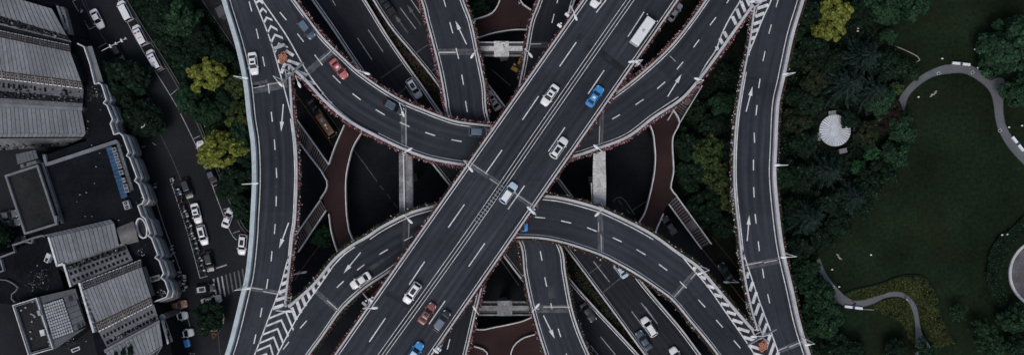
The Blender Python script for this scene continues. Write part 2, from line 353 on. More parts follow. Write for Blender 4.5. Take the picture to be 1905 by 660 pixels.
class Road:
    def __init__(s, name, Lp, Rp, z, material, thick=1.3, n=None, label=None):
        s.z = z
        L = smooth(Lp, 400); Rr = smooth(Rp, 400)
        n = n or max(8, int(np.hypot(*np.diff(L, axis=0).T).sum()/14))
        L = W2(smooth(Lp, n), z); Rr = W2(smooth(Rp, n), z)
        s.c = (L+Rr)/2
        mb = MB(); ln = np.concatenate([[0], np.cumsum(np.hypot(*np.diff(s.c, axis=0).T))]); uvs = []
        for k in range(n):
            mb.v += [(*L[k], z), (*Rr[k], z), (*Rr[k], z-.5), (Rr[k][0]*.8+L[k][0]*.2, Rr[k][1]*.8+L[k][1]*.2, z-thick), (L[k][0]*.8+Rr[k][0]*.2, L[k][1]*.8+Rr[k][1]*.2, z-thick), (*L[k], z-.5)]
            wd = np.hypot(*(Rr[k]-L[k])); uvs += [(-wd/2, ln[k]), (wd/2, ln[k])] + [(0, ln[k])]*4
        for k in range(n-1):
            a = 6*k; b = a+6
            mb.f.append((a, b, b+1, a+1)); mb.m.append(0)
            for e in (1, 2, 3, 4, 5): mb.f.append((a+e, b+e, b+(e+1) % 6, a+(e+1) % 6)); mb.m.append(1)
        mb.f.append((0, 1, 2, 3, 4, 5)); mb.m.append(1); a = 6*(n-1); mb.f.append((a+5, a+4, a+3, a+2, a+1, a)); mb.m.append(1)
        me = mb.mesh(name, [material, M['asphalt_side']])
        ul = me.uv_layers.new(name='road')
        vi = np.empty(len(me.loops), np.int32); me.loops.foreach_get('vertex_index', vi)
        ul.data.foreach_set('uv', np.array(uvs, np.float32)[vi].reshape(-1))
        s.o = link(name, me); tag(s.o, label, kind='structure')
    def inward(s, w):
        nr = normals(w); j = np.argmin(((w[:, None, :]-s.c[None])**2).sum(2), 1)
        sg = np.sign(((s.c[j]-w)*nr).sum(1)); sg = np.where(sg == 0, 1, sg)
        return nr*(1 if sg.sum() >= 0 else -1)
    def parapet(s, pts, w=.32, h=.85, m='parapet', cap=True, sharp=False, name='parapet'):
        p = W2(smooth(pts, sharp=sharp), s.z); nr = s.inward(p); mb = MB()
        sweep(p, nr, -.04, w, s.z-.35, s.z+h, mb)
        o = mb.build(name, M[m], s.o); return o
    def edge_line(s, pts, off=.75, w=.18, m='paint'):
        p = W2(smooth(pts), s.z); nr = s.inward(p); mb = MB(); sweep(p, nr, off, off+w, s.z-.01, s.z+.009, mb)
        return mb.build('edge_line', M[m], s.o)
    def line(s, pts, w=.24, m='paint', name='solid_line', zz=.009):
        p = W2(smooth(pts), s.z); nr = normals(p); mb = MB(); sweep(p, nr, -w/2, w/2, s.z-.01, s.z+zz, mb)
        return mb.build(name, M[m], s.o)
    def seg(s, a, b, w=.2, m='paint', name='lane_dash', zz=.012):
        A = P(*a, s.z); B = P(*b, s.z); d = (B-A).normalized(); nn = Vector((-d.y, d.x, 0))*(w/2); mb = MB()
        up = Vector((0, 0, zz)); dn = Vector((0, 0, -.01))
        mb.hexa([A-nn+dn, B-nn+dn, B+nn+dn, A+nn+dn], [A-nn+up, B-nn+up, B+nn+up, A+nn+up])
        return mb.build(name, M[m], s.o)
    def dashes(s, segs, w=.21, m='paint'):
        for a, b in segs: s.seg(a, b, w, m)
    def stripes(s, segs, w=.42, m='paint'):
        for a, b in segs: s.seg(a, b, w, m, 'gore_stripe', .014)
    def chevron(s, l, a, r, w=.46):
        Lw, A, Rw = (P(*q, s.z).xy for q in (l, a, r)); c = np.array([Lw, A, Rw]); nr = normals(c)
        mb = MB()
        up = (A-(Lw+Rw)/2).normalized()*w*1.2; z1 = s.z+.014; z0 = s.z-.01
        for p, q in ((Lw, A), (A, Rw)):
            f = lambda v, z: (v.x, v.y, z)
            mb.hexa([f(p, z0), f(q, z0), f(q-up, z0), f(p-up, z0)], [f(p, z1), f(q, z1), f(q-up, z1), f(p-up, z1)])
        return mb.build('gore_chevron', M['paint'], s.o)
    def arrow(s, tail, tip, m='paint', w=.22, hw=.42, hf=.36):
        A = P(*tail, s.z); B = P(*tip, s.z); d = (B-A); l = d.length; d.normalize(); nn = Vector((-d.y, d.x, 0)); C = A+d*l*(1-hf); mb = MB()
        z1 = Vector((0, 0, .014)); z0 = Vector((0, 0, -.01))
        mb.hexa([A-nn*w/2+z0, C-nn*w/2+z0, C+nn*w/2+z0, A+nn*w/2+z0], [A-nn*w/2+z1, C-nn*w/2+z1, C+nn*w/2+z1, A+nn*w/2+z1])
        mb.poly([C-nn*hw+z1, B+z1, C+nn*hw+z1])
        return mb.build('direction_arrow', M[m], s.o)
    def quadpatch(s, q, m='joint', zz=.006, name='expansion_joint'):
        pts = [P(*p, s.z) for p in q]; mb = MB(); mb.prism([(p.x, p.y) for p in pts], s.z-.01, s.z+zz)
        return mb.build(name, M[m], s.o)
    def joint(s, a, b, w=1.0, streaks=((.1, .4, .25), (.6, .9, -.2)), ws=.16, m='joint', bright='parapet'):
        """expansion joint: a lighter worn band across the deck with a steel line"""
        A = P(*a, s.z); B = P(*b, s.z); d = (B-A).normalized(); nn = Vector((-d.y, d.x, 0))
        mb = MB(); q = [A-nn*w/2, B-nn*w/2, B+nn*w/2, A+nn*w/2]; mb.prism([(p.x, p.y) for p in q], s.z-.01, s.z+.006)
        mb2 = MB(); q = [A-nn*.035, B-nn*.035, B+nn*.035, A+nn*.035]; mb2.prism([(p.x, p.y) for p in q], s.z-.01, s.z+.010)
        o = mb.build('expansion_joint', M[m], s.o); mb2.build('joint_gap', M['dark'], o)
        for t0, t1, off in streaks:
            a1 = A.lerp(B, t0)+nn*off; b1 = A.lerp(B, t1)+nn*off; mb3 = MB()
            q = [a1-nn*ws/2, b1-nn*ws/2, b1+nn*ws/2, a1+nn*ws/2]; mb3.prism([(p.x, p.y) for p in q], s.z-.01, s.z+.013)
            mb3.build('joint_seal', M[bright], o)
    def flowers(s, pts, mix=(.55, .12, .02, .16), per=46, w=.55, off=.45, h=.75, size=.15, box=True):
        """planter boxes hung outside the parapet, thick with small flowers and leaves"""
        p = W2(smooth(pts), s.z); nr = -s.inward(p)
        mb = MB(); sweep(p, nr, .08, .08+.42, s.z-.15, s.z+.28, mb); mb.build('planter_box', M['stem'], s.o)
        ds = np.hypot(*np.diff(p, axis=0).T); cum = np.concatenate([[0], np.cumsum(ds)]); n = int(cum[-1]*per)
        t = nrg.uniform(0, cum[-1], n)
        # patchy growth
        keep = (np.sin(t*1.7+p[0, 0])+np.sin(t*.61+1.3)+np.sin(t*4.1)+nrg.normal(0, .8, n)) > -.8; t = t[keep]; n = len(t)
        x = np.interp(t, cum, p[:, 0]); y = np.interp(t, cum, p[:, 1]); nx = np.interp(t, cum, nr[:, 0]); ny = np.interp(t, cum, nr[:, 1])
        o = off*.75+nrg.normal(0, w*.32, n); o = np.clip(o, -.02, off+w)
        c = np.stack([x+nx*o, y+ny*o, s.z+.3+nrg.uniform(-.25, h-.3, n)-.25*np.abs(o-off)], 1)
        mi = nrg.choice(5, n, p=[mix[0], mix[1], mix[2], mix[3], 1-sum(mix)])
        V = leaf_quads(c, np.stack([nrg.normal(0, .5, n), nrg.normal(0, .5, n), np.ones(n)], 1), size*nrg.uniform(.6, 1.35, n))
        ob = np_quads('flower_planting', V, [M['petal'], M['petal_deep'], M['petal_white'], M['leaf_box'], M['stem']], mi, s.o); ob['kind'] = 'stuff'
        return ob

def leaf_quads(c, nrm, size, aspect=1.0):
    n = len(c); nrm = nrm/np.maximum(np.linalg.norm(nrm, axis=1)[:, None], 1e-9)
    r = nrg.normal(size=(n, 3)); a = np.cross(nrm, r); a /= np.maximum(np.linalg.norm(a, axis=1)[:, None], 1e-9); b = np.cross(nrm, a)
    a = a*size[:, None]*aspect; b = b*size[:, None]
    return np.stack([c-a-b*.55, c+a*.25-b, c+a+b*.5, c-a*.2+b], 1)
# ------------------------------------------------------------------ roads and bridges
Z_MAIN, Z_ARC, Z_NS, Z_NNE, Z_NW, Z_RING = 23.0, 17.0, 14.3, 12.0, 8.4, 5.0
# ---- ground sheet
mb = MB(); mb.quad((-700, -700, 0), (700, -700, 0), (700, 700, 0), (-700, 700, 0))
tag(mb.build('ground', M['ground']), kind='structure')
def sheet(name, pts, m, z=.004, sm=False, kind='structure'):
    if sm: pts = smooth(list(pts)+[pts[0]], 90)[:-1]
    w = W2(pts, z); mb = MB(); mb.poly([(p[0], p[1], z) for p in w])
    a = sum(w[i][0]*w[(i+1) % len(w)][1]-w[(i+1) % len(w)][0]*w[i][1] for i in range(len(w)))
    if a < 0: mb.f = [f[::-1] for f in mb.f]
    return tag(mb.build(name, M[m]), kind=kind)
def strip(name, pts, w, m, z0=-.01, z1=.012, parent=None, sm=True, kind=None):
    p = W2(smooth(pts) if sm else smooth(pts, sharp=True), max(0, z1)); mb = MB(); sweep(p, normals(p), -w/2, w/2, z0, z1, mb)
    o = mb.build(name, M[m], parent)
    if kind: o['kind'] = kind
    return o

# ---- level 1 : the six lane highway running from the lower left to the upper right
main = Road('elevated_highway', [(1141, -80), (1085, 0), (775, 441), (622, 660), (566, 740)], [(1318, -80), (1262, 0), (955, 441), (803, 660), (748, 740)], Z_MAIN, M['asphalt'], 2.0, 60)
ml = [(1141, -80), (1085, 0), (775, 441), (622, 660), (566, 740)]; mr_ = [(1318, -80), (1262, 0), (955, 441), (803, 660), (748, 740)]
for e in (ml, mr_):
    main.parapet(e, .28, .9); main.edge_line(e, .58, .15)
main.flowers(ml, (.26, .34, .01, .12), 34, .42, .34); main.flowers(mr_, (.26, .36, .01, .14), 34, .42, .34)
main.dashes([((1128, 0), (1109, 24)), ((1198, 23), (1168, 69)), ((1072, 79), (1041, 124)), ((1124, 131), (1094, 175)), ((1002, 179), (972, 223)), ((1051, 237), (1020, 282)),
    ((934, 279), (903, 323)), ((976, 345), (945, 389)), ((864, 380), (834, 423)), ((902, 452), (872, 495)), ((790, 486), (761, 529)), ((828, 559), (798, 602)), ((717, 591), (687, 635)), ((754, 664), (724, 710)), ((1272, -85), (1242, -40)), ((646, 695), (616, 740))])
mid = [(1232, -80), (1173, 0), (1018, 222), (868, 440), (710, 660), (652, 740)]
for off in (-.70, .55):
    p = W2(smooth(mid), Z_MAIN); nr = normals(p); mb = MB(); sweep(p, nr, off, off+.12, Z_MAIN-.01, Z_MAIN+.01, mb); mb.build('median_line', M['paint'], main.o)
p = W2(smooth(mid), Z_MAIN); nr = normals(p); mb = MB(); sweep(p, nr, -.07, .08, Z_MAIN-.02, Z_MAIN+.7, mb)
mb.build('median_barrier', M['parapet'], main.o)
# ribbed crossover stretch in the median
a = P(938, 343, Z_MAIN); b = P(886, 413, Z_MAIN); d = (b-a).normalized(); nn = Vector((-d.y, d.x, 0)); n = 26
for k in range(n):
    c = a.lerp(b, (k+.5)/n); mb = MB(); mb.box(c+Vector((0, 0, .73)), (.13, .95, .12), math.atan2(d.y, d.x)); 
    mb.build('barrier_rib', M['metal'] if k % 2 else M['dark'], main.o)
main.joint((867, 300), (1000, 390), 1.0, ((.06, .30, .22), (.34, .45, -.2), (.58, .95, .18)), .12)
main.quadpatch(T(600, 440, 3, [(350, 315), (380, 300), (490, 385), (480, 402), (378, 335), (356, 335)]), 'patch_dark', name='tar_patch')
main.quadpatch([(1105, 97), (1116, 88), (1178, 138), (1170, 148)], 'patch_dark', name='tar_patch')
main.quadpatch([(1093, 85), (1102, 86), (1099, 96), (1088, 92)], 'patch_dark', name='tar_patch')
main.quadpatch([(1078, 62), (1086, 68), (1080, 77), (1071, 72)], 'patch_dark', name='tar_patch')

# ---- level 2 : the north arc, the south arc, and the ramps at the two sides
nN = [(480, -95), (543, -8), (580, 42), (600, 68), (620, 89), (645, 113), (667, 133), (700, 157), (733, 178), (760, 192), (787, 203), (820, 216), (853, 226), (910, 233), (960, 237), (1010, 232), (1060, 220), (1110, 197), (1158, 164), (1200, 130), (1243, 90), (1280, 45), (1312, 0), (1370, -85)]
nS = [(444, -95), (480, -10), (509, 60), (538, 126), (567, 150), (600, 186), (635, 217), (667, 238), (700, 255), (750, 279), (800, 297), (860, 308), (910, 312), (960, 312), (1010, 306), (1067, 293), (1107, 280), (1167, 257), (1217, 220), (1267, 187), (1300, 151), (1333, 107), (1357, 73), (1402, 8), (1440, -85)]
north = Road('curved_ramp', nN, nS, Z_ARC, M['asphalt'], 1.5, 150)
sN = [(467, 730), (499, 660), (524, 605), (537, 568), (583, 527), (620, 482), (650, 457), (683, 438), (710, 420), (760, 395), (813, 380), (870, 368), (940, 360), (1018, 363), (1060, 370), (1107, 383), (1133, 393), (1183, 417), (1220, 438), (1260, 467), (1300, 495), (1333, 533), (1367, 573), (1402, 613), (1425, 660), (1450, 730)]
sS = [(525, 730), (577, 658), (600, 627), (633, 580), (655, 557), (683, 533), (715, 512), (760, 482), (820, 458), (890, 445), (965, 442), (1010, 444), (1050, 452), (1100, 468), (1133, 482), (1183, 510), (1220, 535), (1250, 558), (1283, 597), (1310, 629), (1334, 660), (1385, 730)]
south = Road('curved_ramp', sN, sS, Z_ARC, M['asphalt'], 1.5, 150)
wL = [(393, -85), (415, 0), (440, 83), (455, 150), (463, 220), (470, 270), (472, 337), (468, 420), (467, 440), (460, 507), (450, 550), (433, 620), (421, 660), (398, 730)]
wR = [(452, -85), (484, -10), (512, 60), (541, 128), (547, 220), (553, 270), (555, 330), (552, 407), (547, 440), (542, 490), (535, 553), (535, 570), (522, 607), (497, 660), (464, 730)]
west = Road('side_ramp', wL, wR, Z_ARC+.005, M['asphalt'], 1.5, 90)
eL = [(1438, -85), (1400, 8), (1392, 80), (1382, 133), (1375, 173), (1368, 220), (1364, 270), (1363, 330), (1366, 377), (1371, 420), (1378, 483), (1387, 537), (1397, 580), (1407, 615), (1427, 660), (1453, 730)]
eR = [(1515, -85), (1494, 0), (1474, 67), (1457, 147), (1448, 187), (1445, 220), (1443, 270), (1441, 320), (1444, 367), (1451, 430), (1458, 473), (1472, 533), (1487, 600), (1506, 660), (1532, 730)]
east = Road('side_ramp', eL, eR, Z_ARC+.005, M['asphalt'], 1.5, 90)

def cut(p, a, b): return [q for q in p if a <= q[0] <= b]
# parapets and lines, north arc
nS_w = [(538, 124), (567, 150), (600, 186), (635, 217), (667, 238), (700, 255), (750, 279), (800, 297), (860, 308), (910, 312), (960, 312), (1010, 306), (1067, 293), (1107, 280), (1167, 257), (1217, 220), (1267, 187), (1300, 151), (1333, 107), (1357, 73), (1401, 12)]
north.parapet(nN, .34); north.edge_line(nN, .6, .18); north.parapet(nS_w, .5)
north.edge_line(nS_w[5:17], .8, .18)
north.line([(440, -90), (478, -20), (487, 0), (533, 67), (567, 127), (590, 160), (620, 196), (660, 229), (700, 250)], .24)
north.line([(1300, 145), (1313, 121), (1332, 93), (1343, 63), (1360, 30), (1378, 0), (1415, -75)], .24)
north.flowers(nN[1:-1], (.50, .16, .02, .12), 46); north.flowers(nS_w[:], (.50, .16, .02, .12), 46)
north.dashes(T(300, 0, 3, [(662, 70), (698, 114)]) and [tuple(T(300, 0, 3, s)) for s in ([(662, 70), (698, 114)], [(760, 190), (795, 235)], [(856, 307), (900, 365)])] +
    [tuple(T(600, 0, 3, s)) for s in ([(57, 422), (100, 465)], [(168, 523), (213, 558)], [(297, 612), (347, 642)])] + [tuple(T(600, 220, 3, s)) for s in ([(432, 23), (485, 47)], [(573, 79), (628, 97)], [(720, 120), (777, 130)])] +
    [tuple(T(900, 0, 3, s)) for s in ([(892, 555), (847, 585)], [(760, 640), (717, 665)])] + [tuple(T(1200, 0, 3, s)) for s in ([(475, -10), (455, 20)], [(396, 98), (362, 143)], [(302, 223), (270, 266)], [(213, 346), (178, 388)], [(112, 458), (68, 496)])])
north.arrow((1242, 180), (1268, 138))
north.joint((622, 92), (566, 140), 1.3, ((.1, .45, -.1),), .14); north.joint((751, 196), (752, 282), 1.25, ((.05, .95, .4),), .14, m='joint')
north.joint((1120, 192), (1117, 278), 1.0, ((.5, .95, -.3),), .14)
north.joint((1241, 98), (1296, 152), .25, ((.1, .3, -.1),), .1, m='patch')
tl = lambda s: tuple(T(470, 60, 5.64, s))
for l, a, r in [((528, 10), (548, -3), (568, 12)), ((550, 60), (565, 42), (587, 62)), ((570, 122), (585, 93), (617, 106)), ((590, 180), (610, 140), (647, 162)), ((608, 238), (632, 188), (677, 207)), ((632, 284), (654, 238), (703, 256))]:
    north.chevron(*[(300+q[0]/3, q[1]/3) for q in (l, a, r)])
for l, a, r in [((514, -42), (526, -60), (540, -44)), ((500, -95), (512, -112), (524, -97))]:
    north.chevron(*[(300+q[0]/3, q[1]/3) for q in (l, a, r)])
north.stripes([tl(s) for s in ([(268, 322), (305, 250)], [(345, 195), (430, 248)], [(362, 296), (492, 342)], [(450, 402), (572, 455)], [(525, 506), (655, 540)], [(655, 610), (722, 642)])] + [tuple(T(550, 150, 5.64, s)) for s in ([(200, 105), (288, 138)], [(330, 215), (378, 242)])], .62)
west.stripes([tl(s) for s in ([(300, 432), (342, 325)],)], .62)
north.stripes([tuple(T(1360, 0, 5.64, s)) for s in ([(105, 16), (150, 130)], [(60, 95), (100, 198)], [(15, 175), (55, 265)], [(165, -5), (198, 65)])] +
    [tuple(T(1200, 0, 3, s)) for s in ([(440, 178), (460, 212)], [(417, 215), (434, 247)], [(399, 260), (407, 281)])], .66)
north.stripes([tuple(T(1200, 0, 3, s)) for s in ([(600, -60), (625, -5)], [(618, -105), (640, -50)])], .66)

# south arc
sN_w = [(537, 568), (583, 527), (620, 482), (650, 457), (683, 438), (710, 420), (760, 395), (813, 380), (870, 368), (940, 360), (1018, 363), (1060, 370), (1107, 383), (1133, 393), (1183, 417), (1220, 438), (1260, 467), (1300, 495), (1333, 533), (1367, 573), (1401, 611)]
south.parapet(sN_w, .5); south.parapet(sS, .34); south.edge_line(sS, .6, .18); south.edge_line(sN_w[4:16], .85, .18)
south.line([(620, 494), (593, 533), (553, 590), (515, 660), (478, 728)], .24); south.line([(660, 459), (640, 473), (620, 494)], .24)
south.line([(1240, 453), (1260, 467), (1287, 498), (1317, 533), (1350, 580), (1383, 627), (1404, 660), (1440, 730)], .24)
south.flowers(sN_w[:9], (.05, .05, .05, .72), 44); south.flowers(sN_w[10:], (.06, .08, .03, .62), 44); south.flowers(sS[1:-1], (.10, .14, .02, .50), 40)
south.dashes([tuple(T(900, 220, 3, s)) for s in ([(285, 550), (342, 556)], [(432, 571), (488, 584)], [(577, 609), (630, 630)])] + [tuple(T(900, 440, 3, s)) for s in ([(720, 5), (770, 28)], [(852, 70), (903, 101)])] +
    [tuple(T(1200, 440, 3, s)) for s in ([(78, 153), (123, 187)], [(194, 249), (232, 286)], [(297, 350), (335, 392)], [(397, 463), (434, 505)], [(495, 577), (532, 620)])] +
    [tuple(T(600, 440, 3, s)) for s in ([(365, 70), (318, 98)], [(233, 155), (193, 186)], [(118, 247), (80, 283)], [(502, -2), (455, 22)])] + [tuple(T(300, 440, 3, s)) for s in ([(812, 467), (775, 509)], [(713, 585), (680, 627)])])
south.arrow((671, 469), (639, 508))
south.joint((1116, 386), (1118, 476), 1.2, ((.55, .98, .1), (.3, .5, -.35)), .13); south.joint((1299, 500), (1248, 557), 1.1, ((.1, .3, .2), (.55, .95, .1)), .16)
south.joint((757, 397), (754, 486), 1.5, ((.2, .5, .5),), .1, m='patch'); south.joint((578, 533), (632, 580), 1.0, ((.55, .98, .1),), .2)
south.quadpatch(T(600, 440, 3, [(243, 180), (335, 122), (345, 140), (255, 197)]), 'patch', name='road_patch')
for l, a, r in [((278, 420), (386, 376), (434, 492)), ((258, 470), (358, 430), (403, 532)), ((238, 523), (335, 485), (372, 580)), ((217, 577), (310, 538), (346, 630)), ((197, 627), (287, 588), (316, 684)), ((178, 680), (263, 643), (288, 722)), ((158, 738), (240, 700), (262, 776)), ((140, 790), (218, 755), (238, 828))]:
    south.chevron(*[(419+q[0]/3.4, 466+q[1]/3.4) for q in (l, a, r)], w=.44)
ts = lambda s: tuple(T(480, 480, 5.64, s))
west.stripes([ts(s) for s in ([(155, 525), (270, 487)], [(188, 440), (283, 408)], [(218, 362), (298, 328)], [(246, 275), (310, 245)], [(270, 190), (325, 166)], [(292, 105), (340, 88)], [(312, 25), (345, 12)])], .66)
south.stripes([ts(s) for s in ([(353, 515), (402, 645)], [(408, 450), (450, 572)], [(458, 390), (500, 502)], [(508, 330), (548, 427)], [(563, 270), (597, 362)], [(618, 212), (645, 277)], [(678, 155), (697, 212)], [(733, 100), (748, 142)])], .66)
te = lambda s: tuple(T(1200, 440, 3, s))
south.stripes([te(s) for s in ([(268, 172), (285, 180)], [(308, 221), (340, 233)], [(345, 271), (388, 286)], [(385, 321), (430, 334)], [(422, 371), (470, 383)], [(455, 417), (507, 433)], [(487, 462), (545, 481)], [(517, 510), (582, 529)], [(548, 557), (615, 579)], [(578, 605), (650, 628)], [(605, 650), (660, 668)])], .62)
east.stripes([te(s) for s in ([(577, 197), (569, 231)], [(602, 252), (585, 302)], [(622, 308), (600, 372)], [(638, 370), (614, 437)], [(660, 425), (632, 503)], [(680, 482), (652, 556)], [(700, 545), (672, 625)], [(722, 590), (697, 660)], [(745, 640), (720, 700)])], .62)
east.stripes([tuple(T(1360, 0, 5.64, s)) for s in ([(265, 27), (372, -7)], [(280, 90), (392, 54)], [(255, 176), (352, 138)], [(235, 257), (322, 225)], [(215, 337), (287, 309)], [(195, 416), (252, 395)], [(180, 496), (216, 480)], [(165, 577), (190, 563)], [(270, -40), (395, -85)], [(285, -110), (420, -155)])], .66)

# west ramp
wR_p = [(541, 124), (547, 220), (553, 270), (555, 330), (552, 407), (547, 440), (542, 490), (535, 553), (535, 569)]
west.parapet(wL, .85, 1.1, 'parapet_blue'); west.edge_line(wL, 1.25, .17); west.parapet(wR_p, .38); west.edge_line(wR_p[1:7], .65, .2)
west.line([(434, -90), (466, -20), (473, 0), (500, 67), (520, 133), (545, 226)], .24)
west.line([(546, 425), (544, 455), (533, 490), (520, 537), (500, 590), (473, 660), (440, 730)], .24)
west.flowers(wR_p, (.36, .10, .07, .20), 46); 
west.dashes([tuple(T(300, 0, 3, s)) for s in ([(490, 10), (505, 65)], [(530, 162), (543, 217)], [(566, 317), (577, 371)], [(597, 468), (603, 522)], [(614, 625), (620, 680)])] +
    [tuple(T(300, 220, 3, s)) for s in ([(631, 118), (635, 177)], [(641, 277), (645, 332)], [(642, 434), (641, 490)], [(636, 589), (631, 645)])] + [tuple(T(300, 440, 3, s)) for s in ([(618, 80), (613, 137)], [(595, 235), (587, 290)], [(562, 395), (553, 447)], [(528, 543), (517, 596)])])
west.arrow((527, 194), (523, 245)); west.arrow((537, 414), (519, 462))
west.joint((472, 167), (534, 156), 1.7, ((.0, .35, .35), (.4, .95, .5)), .14); west.joint((462, 535), (532, 547), .9, ((.02, .38, .15), (.4, .9, -.2)), .17)
west.quadpatch(T(300, 0, 3, [(512, 462), (592, 445), (594, 468), (545, 474), (540, 492), (514, 495)]), 'joint', name='road_patch')

# east ramp
eL_p = [(1401, 14), (1392, 80), (1382, 133), (1375, 173), (1368, 220), (1364, 270), (1363, 330), (1366, 377), (1371, 420), (1378, 483), (1387, 537), (1397, 580), (1407, 614)]
east.parapet(eL_p, .3, .8, 'parapet'); east.edge_line(eL_p[2:10], .6, .22); east.parapet(eR, .6, 1.0); east.edge_line(eR, 1.0, .17)
east.line([(1462, -70), (1435, 0), (1420, 33), (1400, 83), (1387, 117), (1381, 150)], .24)
east.line([(1374, 430), (1376, 445), (1382, 467), (1397, 513), (1413, 560), (1433, 613), (1450, 660), (1476, 730)], .24)
east.flowers(eL_p, (.05, .06, .26, .40), 36); east.flowers(eR[1:-1], (.08, .18, .01, .55), 44, .55, .5)
east.dashes([tuple(T(1200, 0, 3, s)) for s in ([(745, -10), (731, 42)], [(705, 138), (691, 190)], [(670, 287), (658, 342)], [(642, 440), (634, 493)], [(625, 587), (619, 643)])] +
    [tuple(T(1200, 220, 3, s)) for s in ([(609, 80), (611, 137)], [(605, 231), (605, 290)], [(606, 384), (609, 440)], [(614, 533), (620, 587)])] + [tuple(te(s)) for s in ([(632, 25), (638, 80)], [(655, 176), (663, 230)], [(684, 318), (696, 370)])])
east.arrow((1388, 208), (1400, 161)); east.arrow((1390, 448), (1394, 400))
east.joint((1384, 496), (1452, 483), 1.3, ((.05, .5, .3), (.55, .9, .1)), .16); east.joint((1446, 654), (1494, 634), 1.1, ((.05, .4, .2), (.45, .95, 0)), .18)
east.joint((1385, 145), (1411, 147), .5, (), .1, m='patch_dark')
for r_, pts in ((north, [(487, 20), (655, 60), (1255, 140), (1330, 60)]),):
    pass
# small reflectors and drain covers scattered on the ramps
def studs(road, pts):
    for q in pts:
        c = P(*q, road.z); mb = MB(); mb.cyl((c.x, c.y), .16, road.z-.01, road.z+.012, 8); mb.build('manhole_cover', M['patch'], road.o)
studs(north, [(645, 164), (685, 194), (775, 241), (824, 256), (1236, 194), (1298, 188)]); studs(south, [(1029, 407), (1078, 419), (1214, 482), (1289, 547), (1354, 620), (1322, 583), (582, 583), (614, 546)])
studs(west, [(503, 200), (513, 294), (515, 347), (501, 502), (480, 604), (486, 88)]); studs(east, [(1417, 130), (1410, 180), (1405, 230), (1376, 279), (1404, 382), (1409, 432), (1424, 531), (1436, 585), (1439, 30)])

# ---- level 3 : north-south ramp
gL = [(735, -120), (783, 0), (793, 37), (804, 77), (818, 133), (828, 187), (833, 215), (862, 300), (915, 390), (965, 448), (975, 507), (985, 557), (1000, 613), (1015, 660), (1040, 735)]
gR = [(820, -120), (862, 0), (877, 40), (890, 100), (902, 160), (908, 217), (940, 300), (990, 380), (1042, 455), (1052, 507), (1063, 567), (1077, 613), (1097, 660), (1130, 735)]
ns = Road('link_ramp', gL, gR, Z_NS, M['asphalt'], 1.2, 110)
for e in (gL, gR): ns.parapet(e, .3); ns.edge_line(e, .58, .17)
ns.flowers(gL[1:7], (.55, .14, .02, .1), 50); ns.flowers(gR[1:6], (.28, .14, .06, .26), 44); ns.flowers(gL[9:-1], (.16, .14, .03, .42), 40); ns.flowers(gR[8:-1], (.06, .06, .03, .6), 40)
ns.dashes([tuple(T(600, 0, 3, s)) for s in ([(675, -5), (688, 40)], [(710, 125), (727, 187)], [(745, 270), (760, 330)], [(777, 418), (787, 475)], [(798, 565), (808, 625)])] +
    [tuple(T(900, 440, 3, s)) for s in ([(315, 80), (325, 132)], [(340, 225), (351, 277)], [(374, 370), (381, 402)], [(415, 512), (430, 558)], [(460, 650), (470, 690)])])
ns.arrow((868, 83), (847, 39)); ns.arrow((1011, 586), (1032, 629))
ns.joint((812, 97), (892, 97), 1.3, ((.05, .45, -.1),), .26); ns.joint((988, 574), (1064, 574), 1.6, ((.3, .95, .4), (.05, .2, 0)), .2)
ns.quadpatch(T(900, 440, 3, [(355, 275), (388, 275), (396, 340), (362, 345)]), 'patch', name='road_patch')

# ---- level 4 : second link ramp, from the upper right under the highway to the bottom
hL = [(1036, -110), (1003, 0), (988, 40), (978, 93), (967, 150), (945, 230), (890, 340), (845, 450), (815, 560), (788, 660), (765, 740)]
hR = [(1110, -110), (1070, 0), (1060, 40), (1050, 93), (1040, 150), (1015, 245), (965, 345), (920, 450), (893, 550), (867, 660), (846, 740)]
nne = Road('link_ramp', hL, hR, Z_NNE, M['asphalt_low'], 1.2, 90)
for e in (hL, hR): nne.parapet(e, .3); nne.edge_line(e, .58, .17)
nne.flowers(hL[1:5], (.24, .2, .06, .3), 44); nne.flowers(hR[7:-1], (.5, .14, .02, .14), 46)
nne.dashes([tuple(T(900, 0, 3, s)) for s in ([(393, 80), (380, 130)], [(420, -30), (408, 20)])] + [((837, 630), (832, 649)), ((1010, 108), (1003, 128))])
nne.joint((978, 84), (1050, 84), 1.2, ((.1, .4, .2),), .2, m='patch')

# ---- level 5 : the wide road crossing below everything, two carriageways with a planted gap
aL = [(520, -90), (580, 0), (620, 57), (667, 127), (730, 215), (800, 300), (880, 400), (965, 513), (1030, 590), (1095, 660), (1150, 720)]
aR = [(615, -100), (680, 0), (717, 60), (753, 113), (787, 160), (817, 203), (880, 285), (970, 400), (1057, 513), (1100, 563), (1153, 620), (1190, 660), (1245, 720)]
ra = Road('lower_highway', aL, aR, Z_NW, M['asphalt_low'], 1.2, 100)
bL = [(622, -100), (685, -12), (710, 27), (733, 60), (767, 100), (800, 140), (818, 164), (880, 245), (970, 360), (1052, 462), (1113, 543), (1153, 597), (1197, 657), (1250, 725)]
bR = [(722, -100), (790, 0), (850, 80), (905, 152), (960, 225), (1020, 305), (1100, 410), (1160, 480), (1200, 531), (1233, 570), (1267, 610), (1303, 658), (1350, 720)]
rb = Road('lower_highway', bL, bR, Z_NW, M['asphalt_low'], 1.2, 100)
for r_, e in ((ra, aL), (ra, aR), (rb, bL), (rb, bR)): r_.parapet(e, .3); r_.edge_line(e, .55, .16)
ta = lambda s: tuple(T(600, 0, 3, s)); tb = lambda s: tuple(T(900, 440, 3, s))
ra.dashes([ta(s) for s in ([(195, 213), (276, 334)], [(255, 168), (338, 290)], [(20, -55), (73, 33)], [(75, -100), (140, -2)], [(462, 480), (530, 578)], [(390, 500), (440, 580)])] + [tb(s) for s in ([(652, 557), (735, 657)], [(595, 605), (640, 660)])], .17, 'paint_worn')
